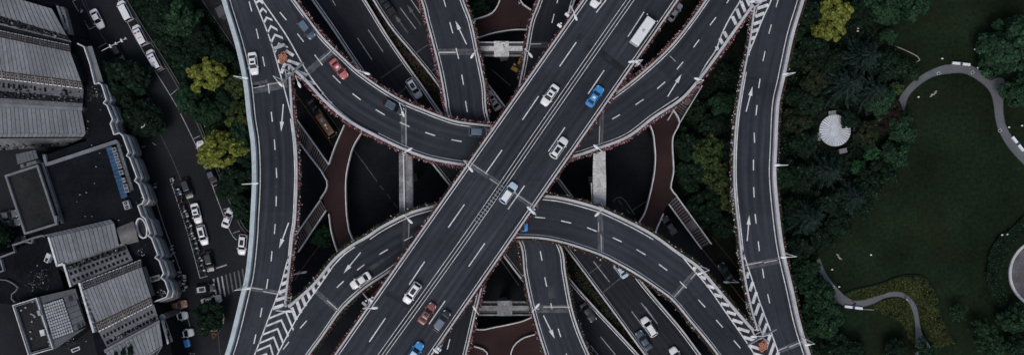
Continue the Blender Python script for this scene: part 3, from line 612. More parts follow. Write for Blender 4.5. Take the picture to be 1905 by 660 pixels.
rb.dashes([ta(s) for s in ([(433, 45), (520, 163)], [(490, -5), (545, 75)])] + [tb(s) for s in ([(612, 137), (702, 252)], [(825, 415), (915, 535)], [(878, 367), (960, 475)], [(720, 165), (757, 210)])] + [te(s) for s in ([(0, 390), (70, 485)], [(-60, 560), (10, 655)])], .17, 'paint_worn')
rb.arrow((759, 62), (734, 28), 'paint_old'); rb.arrow((783, 47), (757, 9), 'paint_old')
for r_, a, b in ((ra, (708, 146), (751, 116)), (ra, (738, 177), (757, 162)), (rb, (772, 100), (797, 83)), (rb, (1097, 508), (1119, 491)), (rb, (1119, 546), (1160, 512)), (rb, (795, 137), (815, 125)), (ra, (1092, 567), (1078, 578))):
    r_.joint(a, b, .22, (), .1, m='paint_old')
# planted gap between the two carriageways
gp = [(aR[i], bL[j]) for i, j in ((2, 2), (3, 4), (5, 6))]
def planting(name, poly, n, z, hgt, size, mats, w, label, cat, kind='stuff', holes=()):
    q = np.array(poly, float); lo, hi = q.min(0), q.max(0); pts = []
    def inside(x, y):
        c = np.zeros(len(x), bool); j = len(q)-1
        for i in range(len(q)):
            (xi, yi), (xj, yj) = q[i], q[j]
            with np.errstate(divide='ignore', invalid='ignore'): c ^= ((yi > y) != (yj > y)) & (x < (xj-xi)*(y-yi)/(yj-yi)+xi)
            j = i
        return c
    x = nrg.uniform(lo[0], hi[0], n*3); y = nrg.uniform(lo[1], hi[1], n*3); k = inside(x, y)
    for hx, hy, hr in holes: k &= (x-hx)**2+(y-hy)**2 > hr*hr
    x, y = x[k][:n], y[k][:n]; n = len(x)
    w2 = W2(np.stack([x, y], 1), z)
    lump = .5+.5*np.sin(w2[:, 0]*.9+1.7*np.sin(w2[:, 1]*.5))*np.sin(w2[:, 1]*.8+1.3*np.sin(w2[:, 0]*.4))
    c = np.stack([w2[:, 0], w2[:, 1], z+hgt*(.25+.75*lump)*nrg.uniform(.35, 1, n)], 1)
    V = leaf_quads(c, np.stack([nrg.normal(0, .6, n), nrg.normal(0, .6, n), np.ones(n)], 1), size*nrg.uniform(.6, 1.4, n))
    o = np_quads(name, V, [M[m] for m in mats], nrg.choice(len(mats), n, p=w)); tag(o, label, cat, kind=kind); return o
gap_up = [(686, -5), (717, 58), (753, 111), (787, 158), (817, 200), (832, 195), (818, 166), (800, 142), (767, 102), (733, 62), (708, 28)]
gap_dn = [(1020, 440), (1050, 462), (1112, 545), (1152, 599), (1192, 655), (1187, 650), (1150, 614), (1100, 561), (1057, 511), (1010, 452)]
for g_ in (gap_up, gap_dn):
    w = W2(g_, Z_NW-.9); mb = MB(); mb.prism([tuple(p) for p in w], Z_NW-1.3, Z_NW-.9); tag(mb.build('planted_median', M['soil']), kind='structure')
planting('ground_cover', gap_up, 5200, Z_NW-.9, .7, .17, ['leaf_dark', 'leaf_box', 'petal_deep', 'stem'], [.42, .14, .12, .32], 'dark low planting in the gap between the upper pair of lower carriageways', 'ground cover')
planting('ground_cover', gap_dn, 4200, Z_NW-.9, .7, .17, ['leaf_dark', 'leaf_box', 'petal_deep', 'stem'], [.5, .2, .05, .25], 'dark low planting in the gap between the lower carriageways by the bottom edge', 'ground cover')

# ---- the maroon pedestrian ring with its branches and stairs
zr = Z_RING
def ringdeck(name, polys):
    mb = MB()
    for pl in polys:
        w = W2(pl, zr); mb.prism([tuple(p) for p in w], zr-.6, zr)
    return mb
outer = [(642, 233), (625, 272), (613, 306), (602, 323), (610, 337), (610, 350), (600, 367), (607, 390), (613, 397), (620, 440), (640, 490), (690, 560), (760, 620), (850, 664), (945, 690), (1010, 672), (1080, 645), (1150, 575), (1200, 480), (1220, 427), (1233, 397), (1242, 378), (1258, 364), (1247, 350), (1250, 330), (1252, 313), (1250, 260), (1260, 237), (1262, 222), (1240, 190), (1180, 110), (1100, 55), (1010, 25), (930, 12), (882, 36), (830, 62), (740, 130), (680, 185)]
inner = [(672, 250), (660, 270), (653, 290), (645, 330), (645, 380), (648, 413), (655, 440), (690, 510), (750, 565), (820, 598), (888, 611), (920, 607), (967, 597), (990, 588), (1060, 560), (1130, 490), (1170, 445), (1188, 413), (1200, 392), (1213, 340), (1218, 303), (1217, 272), (1210, 237), (1180, 190), (1110, 110), (1040, 70), (980, 57), (933, 60), (888, 73), (840, 100), (760, 160), (700, 215)]
wo_ = W2(outer, zr); wi_ = W2(inner, zr)
# cut the hole: build as triangles between the outer and inner loops by angle
def ring_mesh():
    c = np.array([(935-952.5)*(H-zr)/F, (330-332)*(H-zr)/F]); n = 220; mb = MB()
    def ray(loop, t):
        d = np.array([math.cos(t), math.sin(t)]); best = None
        for i in range(len(loop)):
            a = loop[i]-c; b = loop[(i+1) % len(loop)]-c; e = b-a; den = d[0]*e[1]-d[1]*e[0]
            if abs(den) < 1e-9: continue
            s_ = (a[0]*e[1]-a[1]*e[0])/den; u = (a[0]*d[1]-a[1]*d[0])/den
            if s_ > 0 and -1e-6 <= u <= 1+1e-6 and (best is None or s_ > best): best = s_
        return c+d*best
    for k in range(n):
        t = 2*math.pi*k/n; o = ray(wo_, t); i = ray(wi_, t)
        mb.v += [(*o, zr), (*i, zr), (*i, zr-.6), (*o, zr-.6)]
    for k in range(n):
        a = 4*k; b = 4*((k+1) % n)
        for e in range(4): f = (e+1) % 4; mb.f.append((a+e, b+e, b+f, a+f)); mb.m.append(0)
    # the branch running up, and its twin running down
    for pl in ([(878, 41), (900, 33), (917, 25), (927, 10), (930, 0), (934, -60), (965, -60), (968, 0), (973, 10), (988, 20), (985, 40), (930, 50)], [(888, 616), (885, 640), (897, 647), (907, 657), (912, 730), (948, 730), (950, 660), (957, 640), (973, 627), (997, 620), (990, 600), (930, 612)]):
        mb.prism([tuple(p) for p in W2(pl, zr-.003)], zr-.6, zr-.003)
    return mb
ring = tag(ring_mesh().build('footbridge', M['maroon']), kind='structure')
def rail(pts, sm=True, z=zr, parent=ring, w=.21, h=1.0, name='railing'):
    p = W2(smooth(pts) if sm else smooth(pts, sharp=True), z); nr = normals(p); mb = MB(); sweep(p, nr, -w/2, w/2, z-.2, z+h, mb)
    return mb.build(name, M['rail'], parent)
rail(inner[:8]); rail(inner[8:14]); rail(inner[14:24]); rail(inner[24:30]); rail(inner[29:]+[inner[0]])
rail(outer[:3]); rail([(600, 320), (610, 337), (610, 350), (597, 370)], False); rail(outer[8:14]); rail(outer[14:21]); rail([(1258, 364), (1247, 350), (1250, 330), (1252, 313), (1250, 260), (1260, 237)]); rail(outer[27:32])
rail([(882, 38), (900, 33), (917, 25), (927, 10), (930, 0), (933, -60)]); rail([(968, -60), (968, 0), (973, 10), (988, 20)]); rail([(882, 642), (897, 647), (907, 657), (912, 720)]); rail([(995, 620), (973, 627), (957, 640), (950, 660), (948, 720)])
def stairs(a0, a1, b0, b1, z0, z1, n=19):
    """flight between edge a (a0 at the bridge, a1 at the foot) and edge b"""
    root = empty('staircase', P((a0[0]+b0[0])/2, (a0[1]+b0[1])/2, 0).xy.to_3d()); root['kind'] = 'structure'
    def q(pa, pb, t, z): return P(pa[0]+(pb[0]-pa[0])*t, pa[1]+(pb[1]-pa[1])*t, z)
    off = Vector(root.location)
    first = None
    for k in range(n):
        t0, t1 = k/n, (k+.5)/n; z = z0+(z1-z0)*(k+.5)/n
        if abs((k/n)-.5) < .03: t0, t1 = k/n, (k+1.9)/n
        b = [q(a0, a1, t0, z-.17)-off, q(a0, a1, t1, z-.17)-off, q(b0, b1, t1, z-.17)-off, q(b0, b1, t0, z-.17)-off]
        t = [v+Vector((0, 0, .17)) for v in b]; mb = MB(); mb.hexa(b, t); mb.build('stair_tread', M['tread'], root)
    mb = MB(); zz = .35
    b = [q(a0, a1, 0, z0-zz)-off, q(a0, a1, 1, z1-zz)-off, q(b0, b1, 1, z1-zz)-off, q(b0, b1, 0, z0-zz)-off]; mb.hexa([v-Vector((0, 0, .2)) for v in b], b); mb.build('stair_slab', M['dark'], root)
    for e0, e1 in ((a0, a1), (b0, b1)):
        A = P(*e0, z0)-off; B = P(*e1, z1)-off; d = (B-A); nn = Vector((-d.y, d.x, 0)).normalized()*.1; up = Vector((0, 0, 1.0)); mb = MB()
        mb.hexa([A-nn, B-nn, B+nn, A+nn], [A-nn+up, B-nn+up, B+nn+up, A+nn+up]); mb.build('stair_railing', M['rail'], root)
    return root
stairs((613, 306), (553, 222), (602, 322), (548, 252), zr, 1.2); stairs((597, 372), (545, 446), (608, 391), (556, 468), zr, 1.0)
stairs((1259, 236), (1305, 160), (1241, 224), (1288, 146), zr, 1.2); stairs((1258, 365), (1322, 453), (1243, 379), (1304, 462), zr, 1.0)

# ---- piers : cross beams that carry the ramps, with their columns
def pier(label, quads, z, cols, m='pier', thick=1.5):
    root = empty('pier', P(*cols[0], 0)); off = Vector(root.location); tag(root, label, 'bridge pier', 'concrete piers under the ramps')
    for i, (name, q, dz, mm) in enumerate(quads):
        w = W2(q, z+dz); mb = MB(); mb.prism([(p[0]-off.x, p[1]-off.y) for p in w], z-thick, z+dz); mb.build(name, M[mm], root)
    for c in cols:
        w = P(*c, z)-off; mb = MB(); mb.box((w.x, w.y, (z-thick)/2), (1.7, 1.7, z-thick), .2); mb.build('column', M['pier'], root)
    return root
pier('stained grey cross beam left of the highway between both curved ramps', [('cross_beam', [(742, 284), (750, 284), (751, 398), (743, 398)], -1.0, 'pier'), ('side_beam', [(751.5, 288), (766, 288), (768, 396), (752, 396)], -1.2, 'pier'), ('pipe', [(749.6, 284), (751.6, 284), (753.4, 397), (751.2, 397)], -.6, 'rail'),
    ('ledge', [(766.4, 290), (768, 290), (769.8, 396), (768.2, 396)], -1.9, 'pier')], Z_ARC-1.5, [(753, 330)])
pier('pale boarded cross beam right of the highway between both curved ramps', [('cross_beam', [(1104, 283), (1126, 281), (1127, 318), (1127.6, 340), (1127, 384), (1105, 382), (1103, 345), (1103, 318)], -1.0, 'pier_pale')] +
    [('board', [(1104, 283+16*k+.5), (1126.5, 283+16*k+.5), (1126.5, 283+16*k+15.2), (1104, 283+16*k+15.2)], -.93+.015*(k % 3), 'pier_pale') for k in range(6)] + [('ledge', [(1099, 340), (1101, 340), (1102.5, 378), (1100.5, 378)], -1.8, 'pier_pale')], Z_ARC-1.5, [(1115, 335)])
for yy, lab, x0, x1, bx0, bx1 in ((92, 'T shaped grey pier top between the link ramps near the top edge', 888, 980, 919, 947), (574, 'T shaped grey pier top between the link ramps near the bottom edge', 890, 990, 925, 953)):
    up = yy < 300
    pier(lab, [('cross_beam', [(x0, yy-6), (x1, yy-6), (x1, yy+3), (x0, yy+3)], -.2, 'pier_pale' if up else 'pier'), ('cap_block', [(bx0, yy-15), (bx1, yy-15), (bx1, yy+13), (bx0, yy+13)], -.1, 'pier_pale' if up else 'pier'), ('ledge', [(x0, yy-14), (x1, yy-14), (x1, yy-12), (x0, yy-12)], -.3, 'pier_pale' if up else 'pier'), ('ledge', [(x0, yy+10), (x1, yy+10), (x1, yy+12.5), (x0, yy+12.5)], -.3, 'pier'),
        ('beam_web', [(x0, yy-12), (x1, yy-12), (x1, yy+10), (x0, yy+10)], -.8, 'pier_shade')], 11.5, [(936, yy)])
root = empty('drain_pipe', P(930, 82, 11.5)); tag(root, 'white bent drain pipe lying on the upper T shaped pier top', 'pipe')
mb = MB(); mb.tube([(0, 0, 0), (0, 0, .5), (.5, -.2, .55), (.8, -1.2, .5)], .13); mb.build('bent_pipe', M['rail'], root); mb = MB(); mb.box((.7, .1, .25), (.9, .3, .5)); mb.build('junction_box', M['white_metal'], root)
for lab, cs, zt in (('square column pair below the highway at the crossing centre', [(900, 360), (960, 395)], Z_MAIN-2), ('square column pair below the highway near the bottom', [(690, 600), (790, 650)], Z_MAIN-2), ('square column pair below the highway near the top', [(1090, 40), (1200, 60)], Z_MAIN-2),
    ('columns carrying the left side ramp', [(505, 300), (500, 480), (498, 150)], Z_ARC-1.5), ('columns carrying the right side ramp', [(1408, 230), (1412, 380), (1420, 520)], Z_ARC-1.5), ('columns carrying the lower carriageways', [(690, 110), (770, 70), (1120, 610), (1170, 560)], Z_NW-1.3)):
    root = empty('pier', P(*cs[0], 0)); tag(root, lab, 'bridge pier', 'concrete piers under the ramps'); off = Vector(root.location)
    for c in cs:
        w = P(*c, zt)-off; mb = MB(); mb.box((w.x, w.y, zt/2), (1.6, 1.6, zt), .3); mb.build('column', M['pier'], root)
# ------------------------------------------------------------------ ground level: streets, lines, park
street_poly = [(60, -90), (190, -90), (233, 0), (262, 55), (320, 143), (345, 190), (368, 233), (403, 317), (447, 420), (468, 440), (560, 700), (0, 700), (-60, 300)]
street = sheet('street', street_poly, 'street', .004)
kl = [(190, -90), (233, 0), (262, 50), (320, 143), (345, 190), (368, 233), (385, 275), (403, 317), (425, 370), (447, 420), (462, 437), (490, 455)]
strip('kerb', kl, .28, 'kerb', -.01, .14, street)
def gline(pts, w=.14, m='paint_worn', z=.010, name='parking_line', parent=None): return strip(name, pts, w, m, -.01, z, parent or street)
gline([(205, -40), (237, 42), (275, 110), (320, 183), (340, 220), (378, 300), (403, 367), (428, 430), (440, 446)], .16)
for a, b in (((316, 178), (330, 166)), ((360, 258), (372, 253)), ((378, 302), (387, 299)), ((397, 346), (409, 342)), ((415, 390), (428, 386)), ((434, 433), (446, 429)), ((222, 14), (236, 8)), ((248, 62), (262, 55)), ((262, 88), (280, 80)), ((293, 135), (306, 128))):
    gline([a, b], .13)
# middle strips with painted boundary
def outline(pts, w=.13, m='paint_worn', closed=False, name='parking_line'):
    return gline(list(pts)+([pts[0]] if closed else []), w, m, .010, name)
gline([(135, 3), (166, 55)], .16); gline([(166, 55), (178, 49)], .16); gline([(135, 3), (143, -1)], .16); gline([(147, -10), (175, 48)], .13, 'paint_old'); gline([(152, -14), (180, 50), (230, 130)], .08, 'paint_old')
gline([(184, 88), (206, 125)], .16); gline([(184, 88), (197, 81)], .16)
gline([(284, 266), (290, 270)], .14); gline([(257, 276), (270, 272)], .12); gline([(281, 344), (292, 341)], .13); gline([(281, 344), (305, 420), (336, 505), (344, 541)], .16); gline([(329, 542), (345, 540)], .14)
gline([(293, 240), (320, 295), (340, 345), (362, 410), (383, 515)], .10, 'paint_old'); gline([(302, 430), (330, 530), (345, 600)], .07, 'paint_old')
gline([(316, 333), (324, 330)], .13); gline([(316, 333), (335, 390), (345, 420), (358, 465), (372, 517)], .16); gline([(372, 517), (386, 513)], .14)
gline([(401, 499), (422, 492)], .3, 'paint_worn')
gline([(345, 578), (354, 608)], .13); gline([(405, 615), (410, 662)], .08, 'paint_old')
for k in range(8):      # zebra crossing under the left ramp
    x = 397+7.7*k; y0 = 518-2.6*k; l = 40-1.2*k
    gline([(x, y0), (x+7-.3*k, y0+l)], .34, 'paint_worn' if k < 3 else 'paint_old', .010, 'crossing_stripe')
for q in ((357, 584), (365, 562), (310, 370), (377, 475), (332, 480)):
    c = P(*q, 0); mb = MB(); mb.box((c.x, c.y, .006), (.8, .7, .014), .3); mb.build('manhole_cover', M['patch_dark'], street)
gline([(394, 619), (401, 617), (402, 627), (395, 629), (394, 619)], .3, 'paint_yellow'); gline([(353, 656), (362, 655), (362, 662), (353, 663), (353, 656)], .14)
# planted strip between the street and the left ramp, and a dark walkway
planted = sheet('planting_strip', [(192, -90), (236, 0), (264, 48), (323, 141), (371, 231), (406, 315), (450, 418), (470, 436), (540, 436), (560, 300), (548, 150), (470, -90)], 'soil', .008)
walk = sheet('walkway', [(360, -60), (376, 0), (440, 96), (470, 96), (470, -60)], 'flat', .014)
strip('kerb', [(345, -60), (376, 0), (398, 33), (438, 92)], .22, 'kerb', -.01, .35, walk)
# roads under the interchange
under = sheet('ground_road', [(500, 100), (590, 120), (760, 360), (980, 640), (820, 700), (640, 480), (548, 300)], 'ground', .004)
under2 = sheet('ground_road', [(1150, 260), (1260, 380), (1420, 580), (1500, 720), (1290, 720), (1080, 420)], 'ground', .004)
def uline(p, par, m='paint_old', w=.12): return strip('ground_line', p, w, m, -.01, .010, par)
uline([(548, 172), (580, 216), (640, 300)], under, 'paint_yellow', .14); uline([(600, 198), (632, 243), (700, 335)], under, 'paint_old', .14); uline([(548, 520), (578, 478), (640, 400)], under, 'paint_yellow', .14)
for k in range(6): uline([(694+13*k, 328+16.5*k), (701+13*k, 337+16.5*k)], under)
uline([(1284, 436), (1330, 492), (1395, 574)], under2, 'paint_yellow', .16); uline([(1325, 440), (1378, 505)], under2, 'paint_yellow', .08)
for k in range(5): uline([(1150+15*k, 372+17*k), (1157+15*k, 380+17*k)], under2)
uline([(1175, 392), (1205, 372)], under2, 'paint_old', .16); uline([(1140, 375), (1150, 366), (1162, 372), (1180, 398)], under2, 'paint_old', .16)
uline([(915, 130), (950, 160)], under2, 'paint_old', .2); uline([(930, 480), (965, 530)], under2, 'paint_old', .2)
# park
sheet('park_soil', [(1240, -90), (2100, -90), (2100, 760), (1420, 760), (1330, 480), (1200, 240)], 'soil', .006)
lawn = sheet('lawn', [(1600, -90), (2100, -90), (2100, 760), (1500, 760), (1495, 480), (1540, 440), (1600, 380), (1650, 320), (1675, 230), (1660, 130)], 'lawn', .012)
pO = [(1667, 191), (1690, 160), (1715, 140), (1745, 125), (1770, 120), (1797, 120), (1818, 128), (1842, 146), (1868, 148), (1866, 195), (1868, 220), (1873, 237), (1885, 257), (1905, 278), (1960, 330)]
pI = [(1682, 207), (1690, 180), (1711, 158), (1736, 143), (1765, 137), (1795, 137), (1820, 150), (1840, 168), (1848, 190), (1852, 220), (1857, 240), (1868, 262), (1885, 285), (1905, 306), (1955, 360)]
q1 = [(1512, 486), (1520, 510), (1540, 545), (1560, 563), (1580, 571), (1600, 571), (1626, 564), (1646, 554), (1665, 551), (1682, 555), (1695, 570), (1702, 596), (1703, 620), (1703, 645), (1700, 700)]
q2 = [(1525, 480), (1535, 505), (1550, 527), (1570, 548), (1587, 558), (1610, 557), (1640, 547), (1660, 542), (1680, 544), (1695, 555), (1706, 572), (1711, 600), (1717, 625), (1731, 645), (1745, 700)]
def path(a, b):
    n = 60; A = W2(smooth(a, n), .02); B = W2(smooth(b, n), .02); mb = MB()
    for k in range(n-1): mb.hexa([(*A[k], 0), (*A[k+1], 0), (*B[k+1], 0), (*B[k], 0)], [(*A[k], .03), (*A[k+1], .03), (*B[k+1], .03), (*B[k], .03)])
    o = tag(mb.build('park_path', M['path']), kind='structure')
    for e in (a, b): strip('path_edging', e, .12, 'kerb', -.01, .06, o)
    return o
pp1 = path(pO, pI); pp2 = path(q1, q2)
for q, p_ in (((1518, 487), pp2), ((1550, 534), pp2), ((1746, 137), pp1), ((1809, 135), pp1), ((1860, 243), pp1)):
    c = P(*q, 0); mb = MB(); mb.box((c.x, c.y, .035), (.75, .6, .03), .4); o = mb.build('drain_cover', M['parapet'], p_); mb = MB(); mb.box((c.x, c.y, .052), (.5, .36, .02), .4); mb.build('drain_grate', M['patch_dark'], o)
bedA = [(1571, 548), (1590, 540), (1640, 528), (1670, 516), (1700, 513), (1722, 519), (1734, 536), (1745, 555), (1752, 590), (1765, 620), (1776, 637), (1742, 646), (1722, 625), (1713, 595), (1707, 570), (1696, 553), (1680, 542), (1655, 541), (1632, 549), (1607, 557), (1588, 557)]
bedB = [(1625, 567), (1647, 556), (1668, 553), (1682, 557), (1693, 572), (1700, 597), (1701, 640), (1688, 625), (1682, 605), (1668, 592), (1645, 585), (1630, 577)]
sheet('flower_bed', bedA, 'bed', .020); sheet('flower_bed', bedB, 'bed', .020)
planting('bed_plants', bedA, 11000, .0, .42, .17, ['leaf_bed', 'leaf_olive', 'leaf_dark'], [.62, .25, .13], 'yellow green low plants in the curved bed above the winding park path', 'bed plants')
planting('bed_plants', bedB, 5500, .0, .42, .17, ['leaf_bed', 'leaf_olive', 'leaf_dark'], [.5, .32, .18], 'yellow green low plants in the bed inside the bend of the winding path', 'bed plants')
for a, b in (((1700, 515), (1701, 523)), ((1721, 522), (1716, 530)), ((1735, 542), (1729, 548)), ((1747, 568), (1739, 570)), ((1751, 592), (1743, 594)), ((1760, 613), (1752, 617)), ((1658, 580), (1659, 588)), ((1675, 581), (1670, 589))):
    strip('bed_divider', [a, b], .3, 'leaf_dark', 0, .5, lawn, False)
strip('bed_border', [(1571, 547), (1590, 539), (1640, 527), (1670, 515), (1700, 511.5), (1723, 517), (1736, 535), (1747, 555), (1754, 590), (1767, 620), (1778, 637)], .3, 'leaf_dark', 0, .35, lawn)
strip('bed_border', [(1594, 574), (1610, 575), (1626, 576)], .12, 'stone', 0, .06, lawn)
strip('bed_border', [(1657, 83), (1680, 92), (1703, 103), (1712, 110), (1704, 117)], .2, 'stone', 0, .06, lawn)
# round plaza at the right edge
pc = P(1941, 508, 0); rp = 7.6
plaza = empty('round_plaza', (pc.x, pc.y, 0)); plaza['kind'] = 'structure'
mb = MB(); mb.cyl((0, 0), rp, 0, .06, 64); mb.build('plaza_base', mat('plaza_joint', (.05, .05, .055), .9), plaza)
mpl = mat('plaza_slab', (.115, .11, .115), .88, var=.2, scale=.6, objrand=.14); _c = {}
for ring_i in range(8):
    r0, r1 = .6+.82*ring_i, .6+.82*(ring_i+1)-.03; n = 8+ring_i*5
    for k in range(n):
        t0, t1 = 2*math.pi*(k+.5*(ring_i % 2))/n, 2*math.pi*(k+.5*(ring_i % 2)+.97)/n
        if math.cos((t0+t1)/2)*r1 > -2.2: continue      # the part of the plaza inside the frame
        mb = MB(); pts = [(r0*math.cos(t0), r0*math.sin(t0)), (r1*math.cos(t0), r1*math.sin(t0)), (r1*math.cos(t1), r1*math.sin(t1)), (r0*math.cos(t1), r0*math.sin(t1))]; mb.prism(pts, .05, .075+.008*rnd.random()); mb.build('paving_slab', mpl, plaza)
mb = MB(); n = 72
for k in range(n):
    t0, t1 = 2*math.pi*k/n, 2*math.pi*(k+1)/n; a, b = rp-.25, rp+.3
    mb.prism([(a*math.cos(t0), a*math.sin(t0)), (b*math.cos(t0), b*math.sin(t0)), (b*math.cos(t1), b*math.sin(t1)), (a*math.cos(t1), a*math.sin(t1))], 0, .45)
mb.build('plaza_rim', M['parapet'], plaza)
# round boarded platform among the trees, with four benches
dc = P(1552.5, 243, 0); rd = 3.55
deck = empty('round_platform', (dc.x, dc.y, 0)); tag(deck, 'round white boarded platform with fanned planks among the park trees', 'platform')
mb = MB(); mb.cyl((0, 0), rd, 0, .28, 48); mb.build('platform_base', M['metal'], deck)
hw, hl = .85, 1.35; tilt = R(-14)
def rot(p): return (p[0]*math.cos(tilt)-p[1]*math.sin(tilt), p[0]*math.sin(tilt)+p[1]*math.cos(tilt))
for k in range(6):
    x0 = -hw+2*hw*k/6; mb = MB(); mb.prism([rot(p) for p in ((x0+.01, -hl), (x0+2*hw/6-.03, -hl), (x0+2*hw/6-.03, hl), (x0+.01, hl))], .28, .34+.01*rnd.random()); mb.build('plank', M['timber'], deck)
corners = [(hw+.03, -hl-.03), (hw+.03, hl+.03), (-hw-.03, hl+.03), (-hw-.03, -hl-.03)]
for side in range(4):
    a = Vector(corners[side]); b = Vector(corners[(side+1) % 4]); ta_, tb_ = math.atan2(a.y, a.x), math.atan2(b.y, b.x)
    if tb_ < ta_: tb_ += 2*math.pi
    n = 11 if side % 2 == 0 else 9
    for k in range(n):
        u0, u1 = k/n+.01, (k+1)/n-.02
        def edge(u): 
            t = ta_+(tb_-ta_)*u; return (rd*.99*math.cos(t), rd*.99*math.sin(t))
        pts = [tuple(a.lerp(b, u0)), edge(u0), edge(u1), tuple(a.lerp(b, u1))]
        mb = MB(); mb.prism([rot(p) for p in pts], .28, .33+.02*rnd.random()); mb.build('plank', M['timber'], deck)
for lab, q, rz, s_ in (('slatted white bench above the round platform', (1547, 211), R(8), 1.0), ('white bench right of the round platform', (1591, 237), R(82), 1.15), ('slatted white bench left of the round platform', (1522, 255), R(80), 1.0), ('slatted white bench below the round platform', (1567, 281), R(12), 1.05)):
    c = P(*q, 0); b = empty('garden_bench', c, rz, s_); tag(b, lab, 'bench', 'benches round the boarded platform')
    for k in range(4): mb = MB(); mb.box((0, -.36+.24*k, .43), (1.7, .2, .05)); mb.build('seat_slat', M['timber_grey'], b)
    for sx in (-.6, .6): mb = MB(); mb.box((sx, 0, .2), (.12, .8, .4)); mb.build('leg', M['dark'], b)
    mb = MB(); mb.box((0, .5, .62), (1.7, .06, .3)); mb.build('backrest', M['timber_grey'], b)
def long_bench(lab, q, rz):
    c = P(*q, .03); b = empty('park_bench', (c.x, c.y, 0), rz); tag(b, lab, 'bench', 'two part benches beside the park paths')
    for sx, w in ((-1.15, 1.7), (1.15, 1.7)):
        mb = MB(); mb.box((sx, -.1*abs(sx), .3), (w, .55, .4)); mb.build('slab', M['white_metal'], b)
        mb = MB(); mb.box((sx, -.1*abs(sx), .05), (w*.9, .45, .1)); mb.build('plinth', M['kerb'], b)
    mb = MB(); mb.box((0, 0, .22), (.75, .6, .42)); mb.build('middle_seat', M['bench_blue'], b)
long_bench('white and blue two part bench at the top of the looping path', (1787, 118.5), R(-6)); long_bench('white and blue two part bench at the right edge of the lawn', (1893, 267), R(-52)); long_bench('white and blue two part bench where the winding path bends', (1587, 570), R(-7))
for lab, q, s_, rz in (('pale pink driftwood like rock on the lawn inside the loop path', (1736, 175), 1.0, .7), ('pale rounded rock on the lawn near the winding path start', (1560, 477), .85, -.9)):
    c = P(*q, 0); o = empty('rock', c, rz, s_); tag(o, lab, 'rock')
    mb = MB(); 
    for k in range(5): mb.ellipsoid((-.75+.38*k, .12*math.sin(k*2.1), .16), (.36, .2+.06*(k % 2), .22+.05*(k % 3)), 7, 5)
    mb.build('rock_body', M['stone'], o, True); mb = MB(); mb.ellipsoid((-.5, .25, .2), (.16, .14, .2), 6, 4); mb.ellipsoid((.55, -.2, .18), (.18, .12, .15), 6, 4); mb.build('rock_lump', M['stone'], o, True)
def garden_light(lab, q, n=1):
    c = P(*q, 0); o = empty('garden_light', c); tag(o, lab, 'garden light', 'small garden lights in the park')
    mb = MB(); mb.cyl((0, 0), .05, 0, .6, 6); mb.build('stem', M['dark'], o); mb = MB(); mb.ellipsoid((0, 0, .68), (.27, .2, .16), 8, 4); mb.build('lamp_head', M['white_metal'], o, True)
for l, q in (('small white garden light in the middle of the lower lawn', (1618, 473)), ('small white garden light left of the lower lawn rock', (1546, 500)), ('small pale garden light above the loop path crown', (1750, 110)), ('upper of two small lights near the big tree by the loop path', (1811, 93)), ('lower of two small lights near the big tree by the loop path', (1820, 101)), ('small light at the loop path edge below the big tree', (1816, 127)), ('small white light inside the loop path left part', (1706, 181)),
    ('upper small white light among the trees below the golden tree', (1594, 54)), ('lower small white light among the trees below the golden tree', (1593.5, 59)), ('left of the twin white lights in the right hedge', (1861, 436)), ('right of the twin white lights in the right hedge', (1871, 435)), ('small pale light beside the path at the right edge', (1874, 237)), ('small light on the lawn edge right of the right path', (1898, 234)), ('small light beside the winding path start', (1559, 532))): garden_light(l, q)

